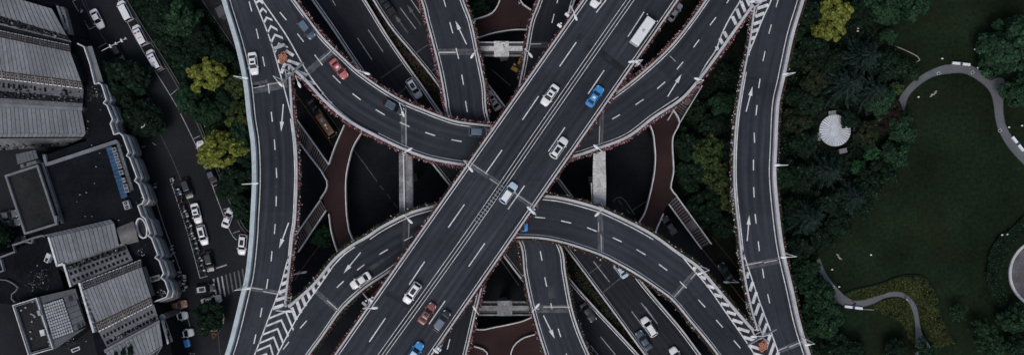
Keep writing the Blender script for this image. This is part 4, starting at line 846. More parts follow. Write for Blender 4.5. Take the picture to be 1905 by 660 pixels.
# ------------------------------------------------------------------ buildings at the left
def lerp2(a, b, t): return (a[0]+(b[0]-a[0])*t, a[1]+(b[1]-a[1])*t)
def bil(q, u, v): return lerp2(lerp2(q[0], q[1], u), lerp2(q[3], q[2], u), v)
class Block:
    def __init__(s, name, q, label, cat): s.o = empty(name, (P(*q, 0))); s.off = s.o.location.copy(); tag(s.o, label, cat)
    def pt(s, q, z): return P(*q, z)-s.off
    def solid(s, name, poly, z0, z1, m, mt=None):
        mb = MB(); mb.prism([(p.x, p.y) for p in (s.pt(q, z1) for q in poly)], z0, z1, 0, 1 if mt else None)
        return mb.build(name, [M[m]]+([M[mt]] if mt else []), s.o)
    def slope(s, name, q, za, zb, m, thick=.2):
        """sheet between edge q0-q1 at height za and edge q3-q2 at zb"""
        b = [s.pt(q[0], za), s.pt(q[1], za), s.pt(q[2], zb), s.pt(q[3], zb)]; mb = MB(); dn = Vector((0, 0, -thick))
        lo = [v+dn for v in b]
        nz = (b[1]-b[0]).cross(b[2]-b[0]).z
        mb.hexa(lo, b) if nz > 0 else mb.hexa(lo[::-1], b[::-1])
        return mb.build(name, M[m], s.o)
    def cell(s, name, q, u0, u1, v0, v1, za, zb, lift, m, thick=.12, parent=None):
        c = []
        for u, v in ((u0, v0), (u1, v0), (u1, v1), (u0, v1)):
            c.append(s.pt(bil(q, u, v), za+(zb-za)*v)+Vector((0, 0, lift)))
        nz = (c[1]-c[0]).cross(c[2]-c[0]).z
        if nz < 0: c = c[::-1]
        mb = MB(); mb.hexa([v-Vector((0, 0, thick)) for v in c], c); return mb.build(name, M[m], parent or s.o)
    def panels(s, q, za, zb, n, name='roof_panel', m='roofmetal', jit=.0):
        s.slope('roof_base', q, za-.02, zb-.02, 'seam', .25)
        for k in range(n): s.cell(name, q, (k+.06)/n, (k+.94)/n, 0, 1, za, zb, .08, m, .1)
    def dormers(s, q, za, zb, n, u0=0.0, u1=1.0):
        """q: outer edge first (low, za), inner edge second (zb)"""
        s.slope('mansard', q, za, zb, 'brown', .3)
        for k in range(n):
            a = u0+(u1-u0)*(k+.18)/n; b = u0+(u1-u0)*(k+.92)/n
            f = s.cell('dormer_window', q, a, b, .02, .80, za, zb, .28, 'frame', .3)
            for c, d in ((.14, .36), (.46, .72)): s.cell('pane', q, a+(b-a)*.22, b-(b-a)*.14, c, d, za, zb, .31, 'glass', .06, f)
            s.cell('sill', q, a, b, .0, .10, za, zb, .34, 'sill', .1, f)
            for e in (a, b-(b-a)*.12): pass
        for k in range(0, n, 4): 
            u = u0+(u1-u0)*(k+.02)/n; s.cell('gutter_pipe', q, u, u+.006, 0, 1.05, za, zb, .36, 'frame', .1)
    def windows(s, q, za, zb, n, rows, u0=.03, u1=.98, wide=.55, skip=0):
        for r0, r1 in rows:
            for k in range(n):
                if skip and rnd.random() < skip: continue
                a = u0+(u1-u0)*k/n; b = a+(u1-u0)/n*wide
                f = s.cell('window', q, a, b, r0, r1, za, zb, .05, 'facade', .1); s.cell('pane', q, a+.002, b-.002, r0+.02, r1-.02, za, zb, .085, 'void', .05, f)
    def clutter(s, q, za, zb, n, v0, v1, name='balcony_clutter', mats=('frame', 'dark', 'junk', 'aircon'), w=(.4, .35, .15, .1), size=(.3, .8)):
        mb = MB()
        for k in range(n):
            c = bil(q, rnd.random(), v0+(v1-v0)*rnd.random()); v = rnd.random(); p = s.pt(c, za+(zb-za)*(v0+v1)/2)+Vector((0, 0, .1))
            m = nrg.choice(len(mats), p=w); sz = rnd.uniform(*size); mb.box(p+Vector((0, 0, .2)), (sz, sz*rnd.uniform(.5, 1.2), rnd.uniform(.2, .7)), s.ang+rnd.uniform(-.1, .1), m)
        o = mb.build(name, [M[m] for m in mats], s.o); o['kind'] = 'stuff'; return o
    ang = 0.0
ZR, ZE, ZT = 10.8, 9.5, 8.0
nb = Block('dormered_building', (60, 140), 'long block of grey seamed roofs and brown dormer rows in the upper left corner', 'building'); nb.ang = -.22
nb.solid('lower_walls', [(-90, -30), (110, 8), (140, 85), (150, 92), (165, 160), (166, 250), (152, 257), (-90, 258)], 0, ZT, 'cornice_dark', 'podium')
rA = [(-90, -34), (97, 17), (124, 67), (-90, 6)]
rA = [(-90, -38), (97, 17), (124, 66), (-90, 2)]
nb.panels(rA, ZR-1, ZR-1, 21)
nb.solid('wing_walls', [(-90, -36), (96, 18), (123, 66), (-90, 3)], ZT, ZR-1.4, 'cornice_dark')
fA = [(-90, 2), (124, 66), (133, 79), (-90, 25)]
nb.slope('facade_band', fA, ZR-1.2, ZT+1.3, 'facade'); nb.cell('balcony_band', fA, 0, 1, .1, .8, ZR-1.2, ZT+1.3, .06, 'cornice_dark', .1); nb.clutter(fA, ZR-1.2, ZT+1.3, 150, .15, .85, size=(.15, .5), mats=('dark', 'frame', 'glass', 'facade'), w=(.66, .06, .18, .10))
mBn = [(-90, 38), (130, 84), (131, 97), (-90, 51)]
nb.slope('facade_band', [(-90, 24.5), (133, 78.5), (130, 84.2), (-90, 38.2)], ZT+1.25, ZE-.1, 'cornice_dark')
nb.dormers(mBn, ZE, ZR, 32)
rB = [(-90, 51), (131, 97), (151, 151), (-90, 120)]
nb.panels(rB, ZR, ZR, 31); nb.solid('wing_walls', [(-90, 53), (130, 98), (150, 150), (-90, 119)], ZT, ZR-.4, 'cornice_dark')
mBs = [(-90, 137), (155, 166), (151, 151), (-90, 120)]
nb.dormers(mBs, ZE, ZR, 31)
fB = [(-90, 137), (155, 166), (153, 200), (-90, 188)]
nb.slope('facade_band', fB, ZE-.3, ZT+1.2, 'facade'); nb.windows(fB, ZE-.3, ZT+1.2, 24, ((.12, .36),), wide=.5, skip=.35); nb.cell('balcony_band', fB, 0, 1, .5, .78, ZE-.3, ZT+1.2, .06, 'cornice_dark', .1); nb.clutter(fB, ZE-.3, ZT+1.2, 130, .50, .76, mats=('dark', 'frame', 'glass', 'facade'), w=(.66, .06, .18, .10), size=(.15, .4))
nb.clutter(fB, ZE-.3, ZT+1.2, 30, .1, .4, mats=('dark', 'glass', 'dark', 'facade'), w=(.5, .4, .07, .03), size=(.15, .6))
nb.solid('eave_ledge', [(-90, 188), (153, 200), (153, 206), (-90, 194)], ZT+.6, ZT+1.3, 'cornice')
rC = [(-90, 194.5), (152, 206.5), (160, 248), (-90, 248)]
nb.panels(rC, ZT+.6, ZT+.6, 31); nb.solid('wing_walls', [(-90, 196), (151, 208), (159, 248), (-90, 247)], ZT-.5, ZT+.2, 'facade')
hC = [(-90, 248.5), (160, 248.5), (152, 258), (-90, 259)]
nb.panels(hC, ZT+.5, ZT-.4, 31)
fC = [(-90, 259), (152, 258), (120, 272), (-90, 285)]
nb.slope('facade_band', fC, ZT-.7, 4, 'facade'); nb.clutter(fC, ZT-.7, 4, 110, .05, .95, mats=('dark', 'frame', 'junk', 'facade'), w=(.62, .06, .20, .12), size=(.15, .5))
nb.solid('side_terrace', [(97, 13), (107, 11), (118, 13), (133, 62), (125, 66)], 0, ZT, 'cornice_dark', 'flat')
nb.solid('terrace_parapet', [(104, 11), (108, 11), (124, 56), (120, 57)], ZT, ZT+.8, 'cornice'); nb.solid('terrace_parapet', [(110, 12), (119, 14), (132, 64), (126, 65)], ZT-1, ZT+.4, 'facade'); nb.solid('terrace_window', [(116, 28), (119, 28), (123, 42), (120, 43)], ZT+.3, ZT+.45, 'glass')
# stepped podium with the white zigzag cornice
zz = [(143, 82), (155, 88), (166, 120), (175, 157), (183, 155), (188, 159), (196, 185), (191, 192), (198, 197), (208, 222), (204, 230), (211, 251), (221, 248), (227, 253), (238, 283), (234, 290), (240, 294), (253, 329), (249, 336), (257, 343), (267, 371), (263, 378), (255, 382), (262, 402), (269, 407), (278, 434), (274, 438), (281, 444), (292, 473), (287, 479), (295, 485), (303, 508), (298, 516), (306, 523), (312, 541), (309, 551), (286, 560)]
pod = Block('podium_building', (200, 340), 'dark flat podium with a white zigzag stepped cornice facing the left street', 'building')
pod.solid('podium_walls', [(143, 82)]+zz[1:]+[(250, 590), (110, 500), (75, 420), (80, 290), (160, 262), (150, 150)], 0, ZT-.06, 'cornice_dark', 'podium')
def ledge(dx, dy, z, w, m, name, h=.5, from_=3):
    p = W2(np.array(zz[from_:])+np.array([dx, dy]), z)+0; p = p-np.array([pod.off.x, pod.off.y]); nr = normals(p); mb = MB(); sweep(p, nr, 0, w, z-h, z, mb); return mb.build(name, M[m], pod.o)
ledge(0, 0, ZT+.7, .24, 'cornice_edge', 'cornice', 1.0, 0)
for d0, d1, za, zb, m, nm in ((2.2, 3.4, ZT-.5, ZT-.5, 'cornice_dark', 'gutter'), (3.4, 8.2, ZT-.3, ZT-.6, 'cornice', 'ledge_roof'), (8.2, 9.6, ZT-.9, ZT-1.2, 'cornice_dark', 'gutter'), (9.6, 11.4, ZT-.8, ZT-.9, 'cornice_edge', 'ledge_edge'),
    (11.4, 12.6, ZT-1.8, ZT-1.8, 'cornice_dark', 'gutter'), (12.6, 16.4, ZT-1.7, ZT-2.0, 'facade', 'ledge_roof'), (16.4, 17.7, ZT-2.4, ZT-2.6, 'cornice_dark', 'gutter'), (17.7, 19.3, ZT-2.2, ZT-2.3, 'cornice', 'ledge_edge'), (19.3, 20.4, ZT-3.2, ZT-3.2, 'cornice_dark', 'gutter'), (20.4, 23.5, ZT-3.1, ZT-3.5, 'facade', 'ledge_roof')):
    o2 = np.array([pod.off.x, pod.off.y]); za_ = np.array(zz[3:]); a = W2(za_+np.array([d0, .12*d0]), za)-o2; b = W2(za_+np.array([d1, .12*d1]), zb)-o2; mb = MB()
    for k in range(len(a)-1): mb.hexa([(*a[k], za-.8), (*b[k], zb-.8), (*b[k+1], zb-.8), (*a[k+1], za-.8)], [(*a[k], za), (*b[k], zb), (*b[k+1], zb), (*a[k+1], za)])
    mb.build(nm, M[m], pod.o)
pod.solid('ledge_roof_wide', [(156, 88), (171, 86), (178, 108), (192, 153), (184, 155), (176, 157), (167, 120)], 1, ZT-.04, 'cornice_dark', 'cornice')
pod.solid('ledge_front', [(171, 86), (173, 87), (194, 153), (192, 153)], 1, ZT-.7, 'cornice_dark')
pod.solid('roof_parapet', [(85, 303), (215, 260), (219, 262), (218, 266), (86, 309)], ZT-.05, ZT+.7, 'cornice'); pod.solid('roof_parapet', [(78, 287), (84, 287), (88, 306), (84, 309)], ZT-.05, ZT+.72, 'cornice')
pod.solid('roof_parapet', [(216, 267), (221, 264), (248, 352), (242, 355)], ZT-.05, ZT+.5, 'facade')
pod.solid('rooflight_frame', [(277, 515), (297, 510), (298, 520), (279, 526)], ZT-.1, ZT+.5, 'cornice'); pod.solid('rooflight', [(281, 517), (294, 513.5), (295, 518), (282.5, 522)], ZT+.4, ZT+.52, 'dark')
pod.ang = .3
for q, n, r in (((172, 175), 60, 16), ((158, 205), 24, 9), ((190, 178), 20, 8), ((205, 205), 14, 12), ((300, 545), 40, 10), ((160, 245), 14, 8), ((250, 440), 10, 20), ((262, 375), 14, 8), ((235, 372), 12, 8), ((262, 470), 16, 12), ((75, 518), 90, 22), ((62, 530), 30, 14), ((132, 635), 60, 20), ((150, 560), 40, 14), ((145, 590), 30, 10)):
    mb = MB()
    for k in range(n):
        p = pod.pt((q[0]+rnd.gauss(0, r*.45), q[1]+rnd.gauss(0, r*.45)), ZT); s_ = rnd.uniform(.05, .2)
        mb.box(p+Vector((0, 0, s_*.4)), (s_*rnd.uniform(.6, 2.5), s_, s_*.9), rnd.uniform(0, 3), rnd.choice((0, 0, 0, 0, 0, 1, 2)))
    tag(mb.build('roof_clutter', [M['junk'], M['aircon'], M['dark']], pod.o), kind='stuff')
for k, q in enumerate(((180, 310), (162, 358), (215, 328), (217, 244), (150, 362), (177, 341), (160, 402), (172, 270), (187, 285), (222, 409), (172, 402), (227, 271), (164, 239), (165, 226), (188, 205), (144, 375))):
    p = pod.pt(q, ZT); mb = MB(); mb.cyl((p.x, p.y), rnd.uniform(.06, .13), ZT-.1, ZT+.4, 8); mb.build('roof_vent', M['aircon'], pod.o)
sp = empty('solar_array', P(216, 320, ZT)); tag(sp, 'row of blue solar panels on the dark podium roof', 'solar panels')
so = sp.location.copy(); sq = [(197, 275), (208, 272), (237, 366), (226, 370)]
for k in range(13):
    for j in range(1):
        c = [P(*bil(sq, 0, (k+.05)/13), ZT+.4)-so, P(*bil(sq, 1, (k+.05)/13), ZT+.9)-so, P(*bil(sq, 1, (k+.95)/13), ZT+.9)-so, P(*bil(sq, 0, (k+.95)/13), ZT+.4)-so][::-1]
        mb = MB(); mb.hexa([v-Vector((0, 0, .06)) for v in c], c); o = mb.build('solar_panel', M['solar'], sp)
        mb = MB(); m0 = (c[0]+c[3])/2; m1 = (c[1]+c[2])/2; up = Vector((0, 0, .012)); d = Vector((.03, 0, 0)); mb.hexa([m0-d, m1-d, m1+d, m0+d], [m0-d+up, m1-d+up, m1+d+up, m0+d+up]); mb.build('panel_joint', M['seam'], o)
for k, sx in enumerate((.06, .5, .94)):
    a = P(*bil(sq, .9, sx), ZT)-so; mb = MB(); mb.tube([a, a+Vector((0, 0, .75))], .05); mb.build('support', M['metal'], sp)
def aircon(lab, q, n, wd, ln, rz):
    o = empty('air_conditioner', P(*q, ZT), rz); tag(o, lab, 'air conditioner', 'air conditioning units on the podium roof')
    mb = MB(); mb.box((0, 0, .5), (wd, ln, 1.0)); mb.build('case', M['aircon'], o)
    for k in range(n):
        y = -ln/2+ln*(k+.5)/n; mb = MB(); mb.cyl((0, y), min(wd, ln/n)*.40, .99, 1.03, 14); f = mb.build('fan_opening', M['dark'], o); mb = MB(); mb.cyl((0, y), .1, 1.02, 1.06, 8); mb.build('fan_hub', M['metal'], f)
for i, (q, lab) in enumerate((((213, 279), 'topmost grey air conditioner beside the blue solar panels'), ((216.5, 289), 'second air conditioner from the top beside the solar panels'), ((219.5, 299), 'third air conditioner from the top beside the solar panels'), ((223, 309), 'fourth air conditioner from the top beside the solar panels'), ((226, 321), 'fifth air conditioner from the top beside the solar panels'))): aircon(lab, (q[0]+3, q[1]), 1, .8, .95, R(17))
aircon('narrow single air conditioner in the gap of the solar panel row', (233.5, 335), 1, .6, 1.0, R(17)); aircon('twin fan air conditioner next to the lower solar panels', (238, 350), 2, .85, 1.8, R(17)); aircon('separate twin fan air conditioner below the end of the solar panels', (239, 381), 2, 1.25, 1.75, R(17))
# low flat roof
fl = Block('flat_roofed_building', (60, 370), 'low flat roofed building with a pale parapet left of the dark podium', 'building')
fq = [(11, 326), (73, 306), (110, 417), (48, 436)]
fl.solid('walls', fq, 0, 9.6, 'cornice_dark', 'flat')
def rim(bl, q, z, w, h, m, name='roof_parapet'):
    p = [bl.pt(a, z) for a in q]; n = len(p)
    for i in range(n):
        a, b = p[i].xy, p[(i+1) % n].xy; d = (b-a).normalized(); nn = Vector((-d.y, d.x)); c = sum((x.xy for x in p), Vector((0, 0)))/n
        if (c-a).dot(nn) < 0: nn = -nn
        mb = MB(); mb.prism([tuple(a+d*w*.02), tuple(b-d*w), tuple(b-d*w+nn*w), tuple(a+nn*w)], z-.05, z+h); mb.build(name, M[m], bl.o)
rim(fl, fq, 9.6, .42, .6, 'cornice')
fl.solid('side_ledge', [(74.5, 304), (80, 302), (116, 414), (111.5, 417)], 6, 8.9, 'facade'); fl.solid('corner_pipe', [(100, 402), (105, 401), (106, 411), (101, 413)], 9.6, 10.6, 'cornice')
hut = Block('stair_hut', (50, 292), 'small grey curved roof hut above the low flat roof', 'hut')
hut.solid('walls', [(30, 288), (65, 280), (71, 296), (34, 306)], 0, 10.2, 'cornice_dark')
for k in range(6):
    hq = [(29, 287), (66, 279), (71, 294), (33, 306)]; hut.cell('roof_panel', hq, k/6+.005, (k+1)/6-.01, 0, 1, 10.6, 10.3, .15-.05*abs(k-2.5), 'roofgrey', .3)
hut.solid('porch', [(37, 304), (70, 294), (73, 303), (39, 314)], 6, 9.3, 'cornice', 'cornice'); hut.solid('porch_opening', [(43, 304), (48, 302.5), (49, 308), (44, 310)], 9, 9.4, 'dark'); hut.solid('porch_opening', [(66, 297), (70, 296), (72, 302), (68, 303)], 9, 9.4, 'dark')
# south block
sb = Block('dormered_building', (200, 540), 'stepped block of grey seamed roofs with dormer rows in the lower left corner', 'building'); sb.ang = .38
sb.solid('lower_walls', [(82, 438), (212, 408), (222, 455), (246, 480), (264, 497), (286, 562), (300, 585), (316, 640), (330, 700), (190, 700), (170, 610), (120, 500)], 0, ZT, 'cornice_dark', 'podium')
rD = [(91, 442), (213, 415), (222, 456), (106, 494)]
sb.panels(rD, ZT+.9, ZT+.9, 15); sb.solid('wing_walls', [(92, 443), (212, 416), (221, 455), (107, 493)], ZT, ZT+.5, 'facade')
sb.panels([(81, 437), (206, 408), (213, 414.5), (91, 441.5)], ZT+.3, ZT+.85, 15); 
for a, b in (((90, 441), (106, 495)), ((106, 494), (117, 490)), ((118, 491), (131, 533))):
    A, B = sb.pt(a, ZT+1.3), sb.pt(b, ZT+1.3); d = (B-A).normalized(); nn = Vector((-d.y, d.x, 0))*.2; mb = MB(); mb.hexa([v-Vector((0, 0, .9)) for v in (A-nn, B-nn, B+nn, A+nn)], [A-nn, B-nn, B+nn, A+nn]); mb.build('roof_parapet', M['sill'], sb.o)
fD = [(117, 491), (231, 453), (246, 482), (136, 531)]
fD = [(117, 490), (232, 452), (247, 484), (136, 530)]
sb.slope('facade_band', fD, ZT+.7, ZT+1.1, 'facade'); sb.cell('balcony_band', fD, .02, .98, .12, .34, ZT+.7, ZT+1.1, .05, 'cornice_dark', .1); sb.clutter(fD, ZT+.7, ZT+1.1, 60, .16, .34, mats=('dark', 'frame', 'junk', 'aircon'), w=(.66, .14, .1, .10), size=(.15, .5))
sb.slope('eave_ledge', [(106, 494), (228, 452), (233, 456), (118, 495)], ZT+.75, ZT+.7, 'cornice', .3)
sb.windows(fD, ZT+.7, ZT+1.1, 13, ((.42, .60), (.72, .90)), wide=.55)
mEn = [(146, 527), (263, 482), (264, 496), (154, 540)]
sb.dormers(mEn, ZE, ZR, 17)
rE = [(154, 540), (264, 496), (281, 551), (179, 599)]
sb.panels(rE, ZR, ZR, 17); sb.solid('wing_walls', [(155, 541), (263, 497), (280, 551), (180, 598)], ZT, ZR-.4, 'facade')
mEs = [(184, 617), (285, 566), (281, 551), (179, 599)]
sb.dormers(mEs, ZE, ZR, 17)
fE = [(184, 617), (286, 566), (297, 598), (200, 648)]
sb.slope('facade_band', fE, ZE-.3, ZT+1.0, 'facade'); sb.windows(fE, ZE-.3, ZT+1.0, 14, ((.22, .42),), wide=.52); sb.windows(fE, ZE-.3, ZT+1.0, 14, ((.60, .82),), wide=.72)
sb.clutter(fE, ZE-.3, ZT+1.0, 22, .64, .82, mats=('dark', 'frame', 'junk', 'facade'), w=(.6, .15, .15, .1), size=(.12, .4))
rF = [(196, 655), (297, 600), (303, 642), (222, 690)]
sb.slope('eave_ledge', [(193, 650), (296, 595), (298, 600), (195, 656)], ZT+2, ZT+1.9, 'cornice', .3)
sb.panels(rF, ZT+2.1, ZT+2.1, 14); sb.panels([(222, 691), (303, 643), (292, 660), (230, 720)], ZT+2, ZT+1, 12)
for a, b in (((147, 526), (174, 618)),):
    A, B = sb.pt(a, ZR+.4), sb.pt(b, ZR+.4); d = (B-A).normalized(); nn = Vector((-d.y, d.x, 0))*.2; mb = MB(); mb.hexa([v-Vector((0, 0, 1.2)) for v in (A-nn, B-nn, B+nn, A+nn)], [A-nn, B-nn, B+nn, A+nn]); mb.build('roof_parapet', M['sill'], sb.o)
for k in range(9):
    p = sb.pt(lerp2((148, 530), (172, 612), (k+.5)/9), ZR+.4); mb = MB(); mb.tube([p, p+Vector((.3+.3*rnd.random(), .2, .5)), p+Vector((.8, -.2+.5*rnd.random(), .1))], .06); mb.build('bracket_pipe', M['sill'], sb.o)
sb.solid('side_terrace', [(298, 594), (307, 590), (322, 634), (311, 640)], 0, ZT-.5, 'cornice_dark', 'roofgrey'); sb.solid('terrace_parapet', [(299, 594), (301.5, 593), (314, 638), (311, 640)], ZT-.5, ZT+.3, 'sill')
sb.solid('terrace_turret', [(296, 588), (300, 584), (305, 584), (308, 589), (305, 594), (299, 595)], 0, ZT+.6, 'facade', 'roofgrey')
for q in ([(305, 601), (308, 600), (311, 609), (308, 610)], [(310, 615), (313, 614), (316, 623), (313, 624)]): sb.solid('rooflight', q, ZT-.6, ZT-.4, 'glass')
for q, r in (((243, 650), 9), ((230, 657), 8), ((216, 659), 4)):
    p = sb.pt(q, ZT+2.2); n = 260; c = np.array([[p.x+rnd.gauss(0, r*.024), p.y+rnd.gauss(0, r*.055), ZT+2.2+rnd.random()*.5] for _ in range(n)])
    o = np_quads('roof_weeds', leaf_quads(c, np.stack([nrg.normal(0, .7, n), nrg.normal(0, .7, n), np.ones(n)], 1), nrg.uniform(.1, .22, n)), M['leaf_dark'], None, sb.o); o['kind'] = 'stuff'
# half barrel roof and the oval light well
bv = Block('barrel_roof', (236, 432), 'pale half barrel vault beside the oval well of the podium', 'roof')
n = 10; g0, g1, g2, g3 = (216, 424), (248, 411), (258, 449), (227, 457)
for k in range(n):
    a, b = k/n, (k+1)/n; za = ZT+.2+1.6*math.sin(math.pi*a); zb = ZT+.2+1.6*math.sin(math.pi*b); q = [lerp2(g0, g3, a), lerp2(g1, g2, a), lerp2(g1, g2, b), lerp2(g0, g3, b)]
    bv.slope('vault_panel', q, za, zb, 'barrel', .15)
mb = MB(); n = 40; oc = pod.pt((265, 424), ZT+.2); a_, b_ = 1.18, 2.28; tl_ = R(14)
def ov(t, s_): x, y = a_*s_*math.cos(t), b_*(1+(s_-1)*a_/b_)*math.sin(t); return (oc.x+x*math.cos(tl_)-y*math.sin(tl_), oc.y+x*math.sin(tl_)+y*math.cos(tl_))
for k in range(n):
    t0, t1 = 2*math.pi*k/n, 2*math.pi*(k+1)/n; mb.prism([ov(t0, 1), ov(t0, .78), ov(t1, .78), ov(t1, 1)], ZT-.1, ZT+.75)
mb.build('oval_rim', M['cornice_edge'], pod.o); mb = MB(); mb.prism([ov(2*math.pi*k/n, .79) for k in range(n)], ZT-.1, ZT+.02); mb.build('oval_well', M['dark'], pod.o)
# building with the gridded skylight
gs = Block('skylight_building', (80, 600), 'building with a gridded white skylight and walled terrace at the bottom left', 'building')
gs.solid('walls', [(28, 567), (72, 552), (140, 536), (160, 600), (103, 648), (58, 660)], 0, ZT+.6, 'cornice_dark', 'roofgrey')
gs.solid('terrace_floor', [(30, 569), (71, 555), (101, 646), (60, 658)], ZT+.5, ZT+.66, 'flat', 'flat')
tq = [(27, 566), (72, 552), (103, 647), (57, 660)]; rim(gs, tq, ZT+.6, .17, .9, 'cornice_edge', 'terrace_wall'); rim(gs, [(28.6, 567), (71.2, 553.8), (101.4, 645.8), (58.2, 658)], ZT+.5, .16, .3, 'cornice_dark', 'wall_channel'); rim(gs, [(30.4, 568.4), (70.4, 555.6), (99.6, 644.4), (59.6, 656)], ZT+.55, .17, .75, 'cornice', 'terrace_wall')
gs.solid('roof_side', [(75, 551), (140, 536), (146, 556), (117, 552), (80, 563)], ZT+.4, ZT+1.0, 'roofgrey'); gs.solid('roof_side', [(99, 632), (137, 618), (160, 608), (103, 648)], ZT+.4, ZT+1.0, 'roofgrey')
for k in range(6): gs.cell('roof_panel', [(118, 551), (139, 546), (160, 604), (139, 616)], 0, 1, k/6+.006, (k+1)/6-.008, ZT+1, ZT+1, .1, 'roofgrey', .15)
for q in ([(127, 551), (133, 549.5), (134.5, 557), (128.5, 558.5)], [(143, 603), (148, 602), (150, 610), (145, 611)], [(151, 600), (154, 599), (156, 606), (153, 607)]): gs.solid('roof_opening', q, ZT+1, ZT+1.25, 'dark')
gq = [(80, 566), (117, 554), (138, 617), (99, 631)]; gs.slope('skylight_bed', gq, ZT+1.15, ZT+1.15, 'seam', .3)
for i in range(12):
    for j in range(9): gs.cell('skylight_pane', gq, (j+.12)/9, (j+.88)/9, (i+.12)/12, (i+.88)/12, ZT+1.15, ZT+1.15, .12, 'skylight', .12)
gs.solid('terrace_box', [(68, 578), (76, 575), (79, 585), (71, 587)], ZT+.6, ZT+1.5, 'aircon'); gs.solid('terrace_box', [(73, 614), (81, 612), (83, 623), (76, 625)], ZT+.6, ZT+1.9, 'sill'); gs.solid('terrace_rim', [(82, 612), (88, 610), (91, 621), (84, 623)], ZT+.6, ZT+1.4, 'cornice'); gs.solid('terrace_rim', [(83.5, 613.5), (87.3, 612), (89.3, 619.6), (85.2, 621.5)], ZT+1.3, ZT+1.45, 'dark'); gs.ang = .3
for q in ((62, 560), (49, 571), (41, 576), (61, 597), (58, 616), (64, 585), (60, 583), (66, 588), (94, 641), (92, 634), (60, 628)):
    p = gs.pt(q, ZT+.6); mb = MB(); mb.ellipsoid(p+Vector((0, 0, .25)), (.22, .3, .25), 6, 4, rz=rnd.random()*3); mb.build('terrace_pot', M['aircon'], gs.o)
# other roof things of the lower left
wl = Block('walled_terrace', (40, 490), 'dark terrace with a pale angled parapet at the lower left edge', 'terrace')
wl.solid('terrace_slab', [(-60, 480), (24, 466), (80, 438), (92, 442), (107, 496), (120, 540), (72, 552), (28, 566), (-60, 560)], 0, ZT-.8, 'cornice_dark', 'podium')
def wall(pts, z, w=.35, h=.8, m='cornice'):
    p = W2(np.array(pts, float), z)-np.array([wl.off.x, wl.off.y]); mb = MB(); sweep(p, normals(p), -w/2, w/2, z-h, z, mb); mb.build('parapet', M[m], wl.o)
wall([(-60, 488), (-5, 480), (27, 468), (23, 456), (60, 443), (78, 438), (90, 442)], ZT); wall([(46, 449), (58, 452), (60, 445)], ZT); wall([(0, 482), (6, 503), (-20, 512)], ZT)
wh = Block('roof_shed', (88, 479), 'small white shed with a dark hatch on the lower left terrace', 'shed')
wh.solid('shed_body', [(87, 470), (95, 474), (88, 489), (81, 485)], ZT-.9, ZT+.6, 'sill'); wh.solid('hatch', [(85, 479), (90, 481), (87, 487), (83, 485)], ZT+.55, ZT+.66, 'dark')
gw = [(0, 520), (12, 521), (28, 530), (33, 537), (21, 547), (20, 554), (27, 562)]
o = strip('low_garden_wall', gw, .17, 'cornice', 0, ZT-.2, None); tag(o, 'white curling garden wall at the lower left edge', 'garden wall')
for q, lab in (((137, 652), 'white rectangular roof frame near the bottom left edge'),):
    fr = Block('roof_frame', q, lab, 'frame'); rim(fr, [(133, 649), (148, 643), (150, 649), (136, 655)], ZT, .16, .3, 'sill', 'frame_bar')
# walkway hut between planted strip and left ramp
kh = Block('ticket_hut', (410, 25), 'small grey roofed hut beside the left ramp near the top', 'hut'); kh.solid('walls', [(401, 18), (412, 10), (420, 26), (408, 33)], 0, 3, 'facade')
for k in range(5): kh.cell('roof_panel', [(400, 17), (412, 9), (421, 26), (408, 34)], k/5+.01, (k+1)/5-.02, 0, 1, 3.1, 3.1, .1, 'roofgrey', .15)
for q, lab in (((384, 232), 'grey slatted hatch in the planting under the green trees by the street'),):
    gh = Block('slatted_hatch', q, lab, 'hatch'); gh.solid('hatch_base', [(378, 231), (389, 227), (391, 233), (380, 237)], 0, .5, 'flat')
    for k in range(4): gh.cell('slat', [(378, 231), (389, 227), (391, 233), (380, 237)], k/4+.04, k/4+.2, .05, .95, .5, .5, .1, 'cornice', .1)
# ------------------------------------------------------------------ vehicles
def loft(mb, rings, m=0, close=True):
    b = len(mb.v); n = len(rings[0])
    for r in rings: mb.v += [tuple(p) for p in r]
    for i in range(len(rings)-1):
        for j in range(n):
            j2 = (j+1) % n
            mb.f.append((b+i*n+j, b+i*n+j2, b+(i+1)*n+j2, b+(i+1)*n+j)); mb.m.append(m)
    if close: mb.f.append(tuple(b+j for j in range(n))[::-1]); mb.m.append(m); e = b+(len(rings)-1)*n; mb.f.append(tuple(e+j for j in range(n))); mb.m.append(m)
SHAPES = {  # length, width, roof z, [windscreen base x, roof front x, roof rear x, rear glass base x], belt z, hood z, tail z
    'sedan': (4.65, 1.82, 1.46, (.95, .25, -.95, -1.60), .93, .86, .96),
    'wagon': (4.65, 1.86, 1.66, (1.05, .42, -1.75, -2.12), 1.0, .96, 1.0),
    'van': (4.9, 1.86, 1.95, (1.65, 1.10, -2.25, -2.40), 1.08, 1.05, 1.08),
    'pickup': (5.0, 1.86, 1.70, (.85, .25, -.80, -1.0), 1.0, .98, .95)}
_cm = {}
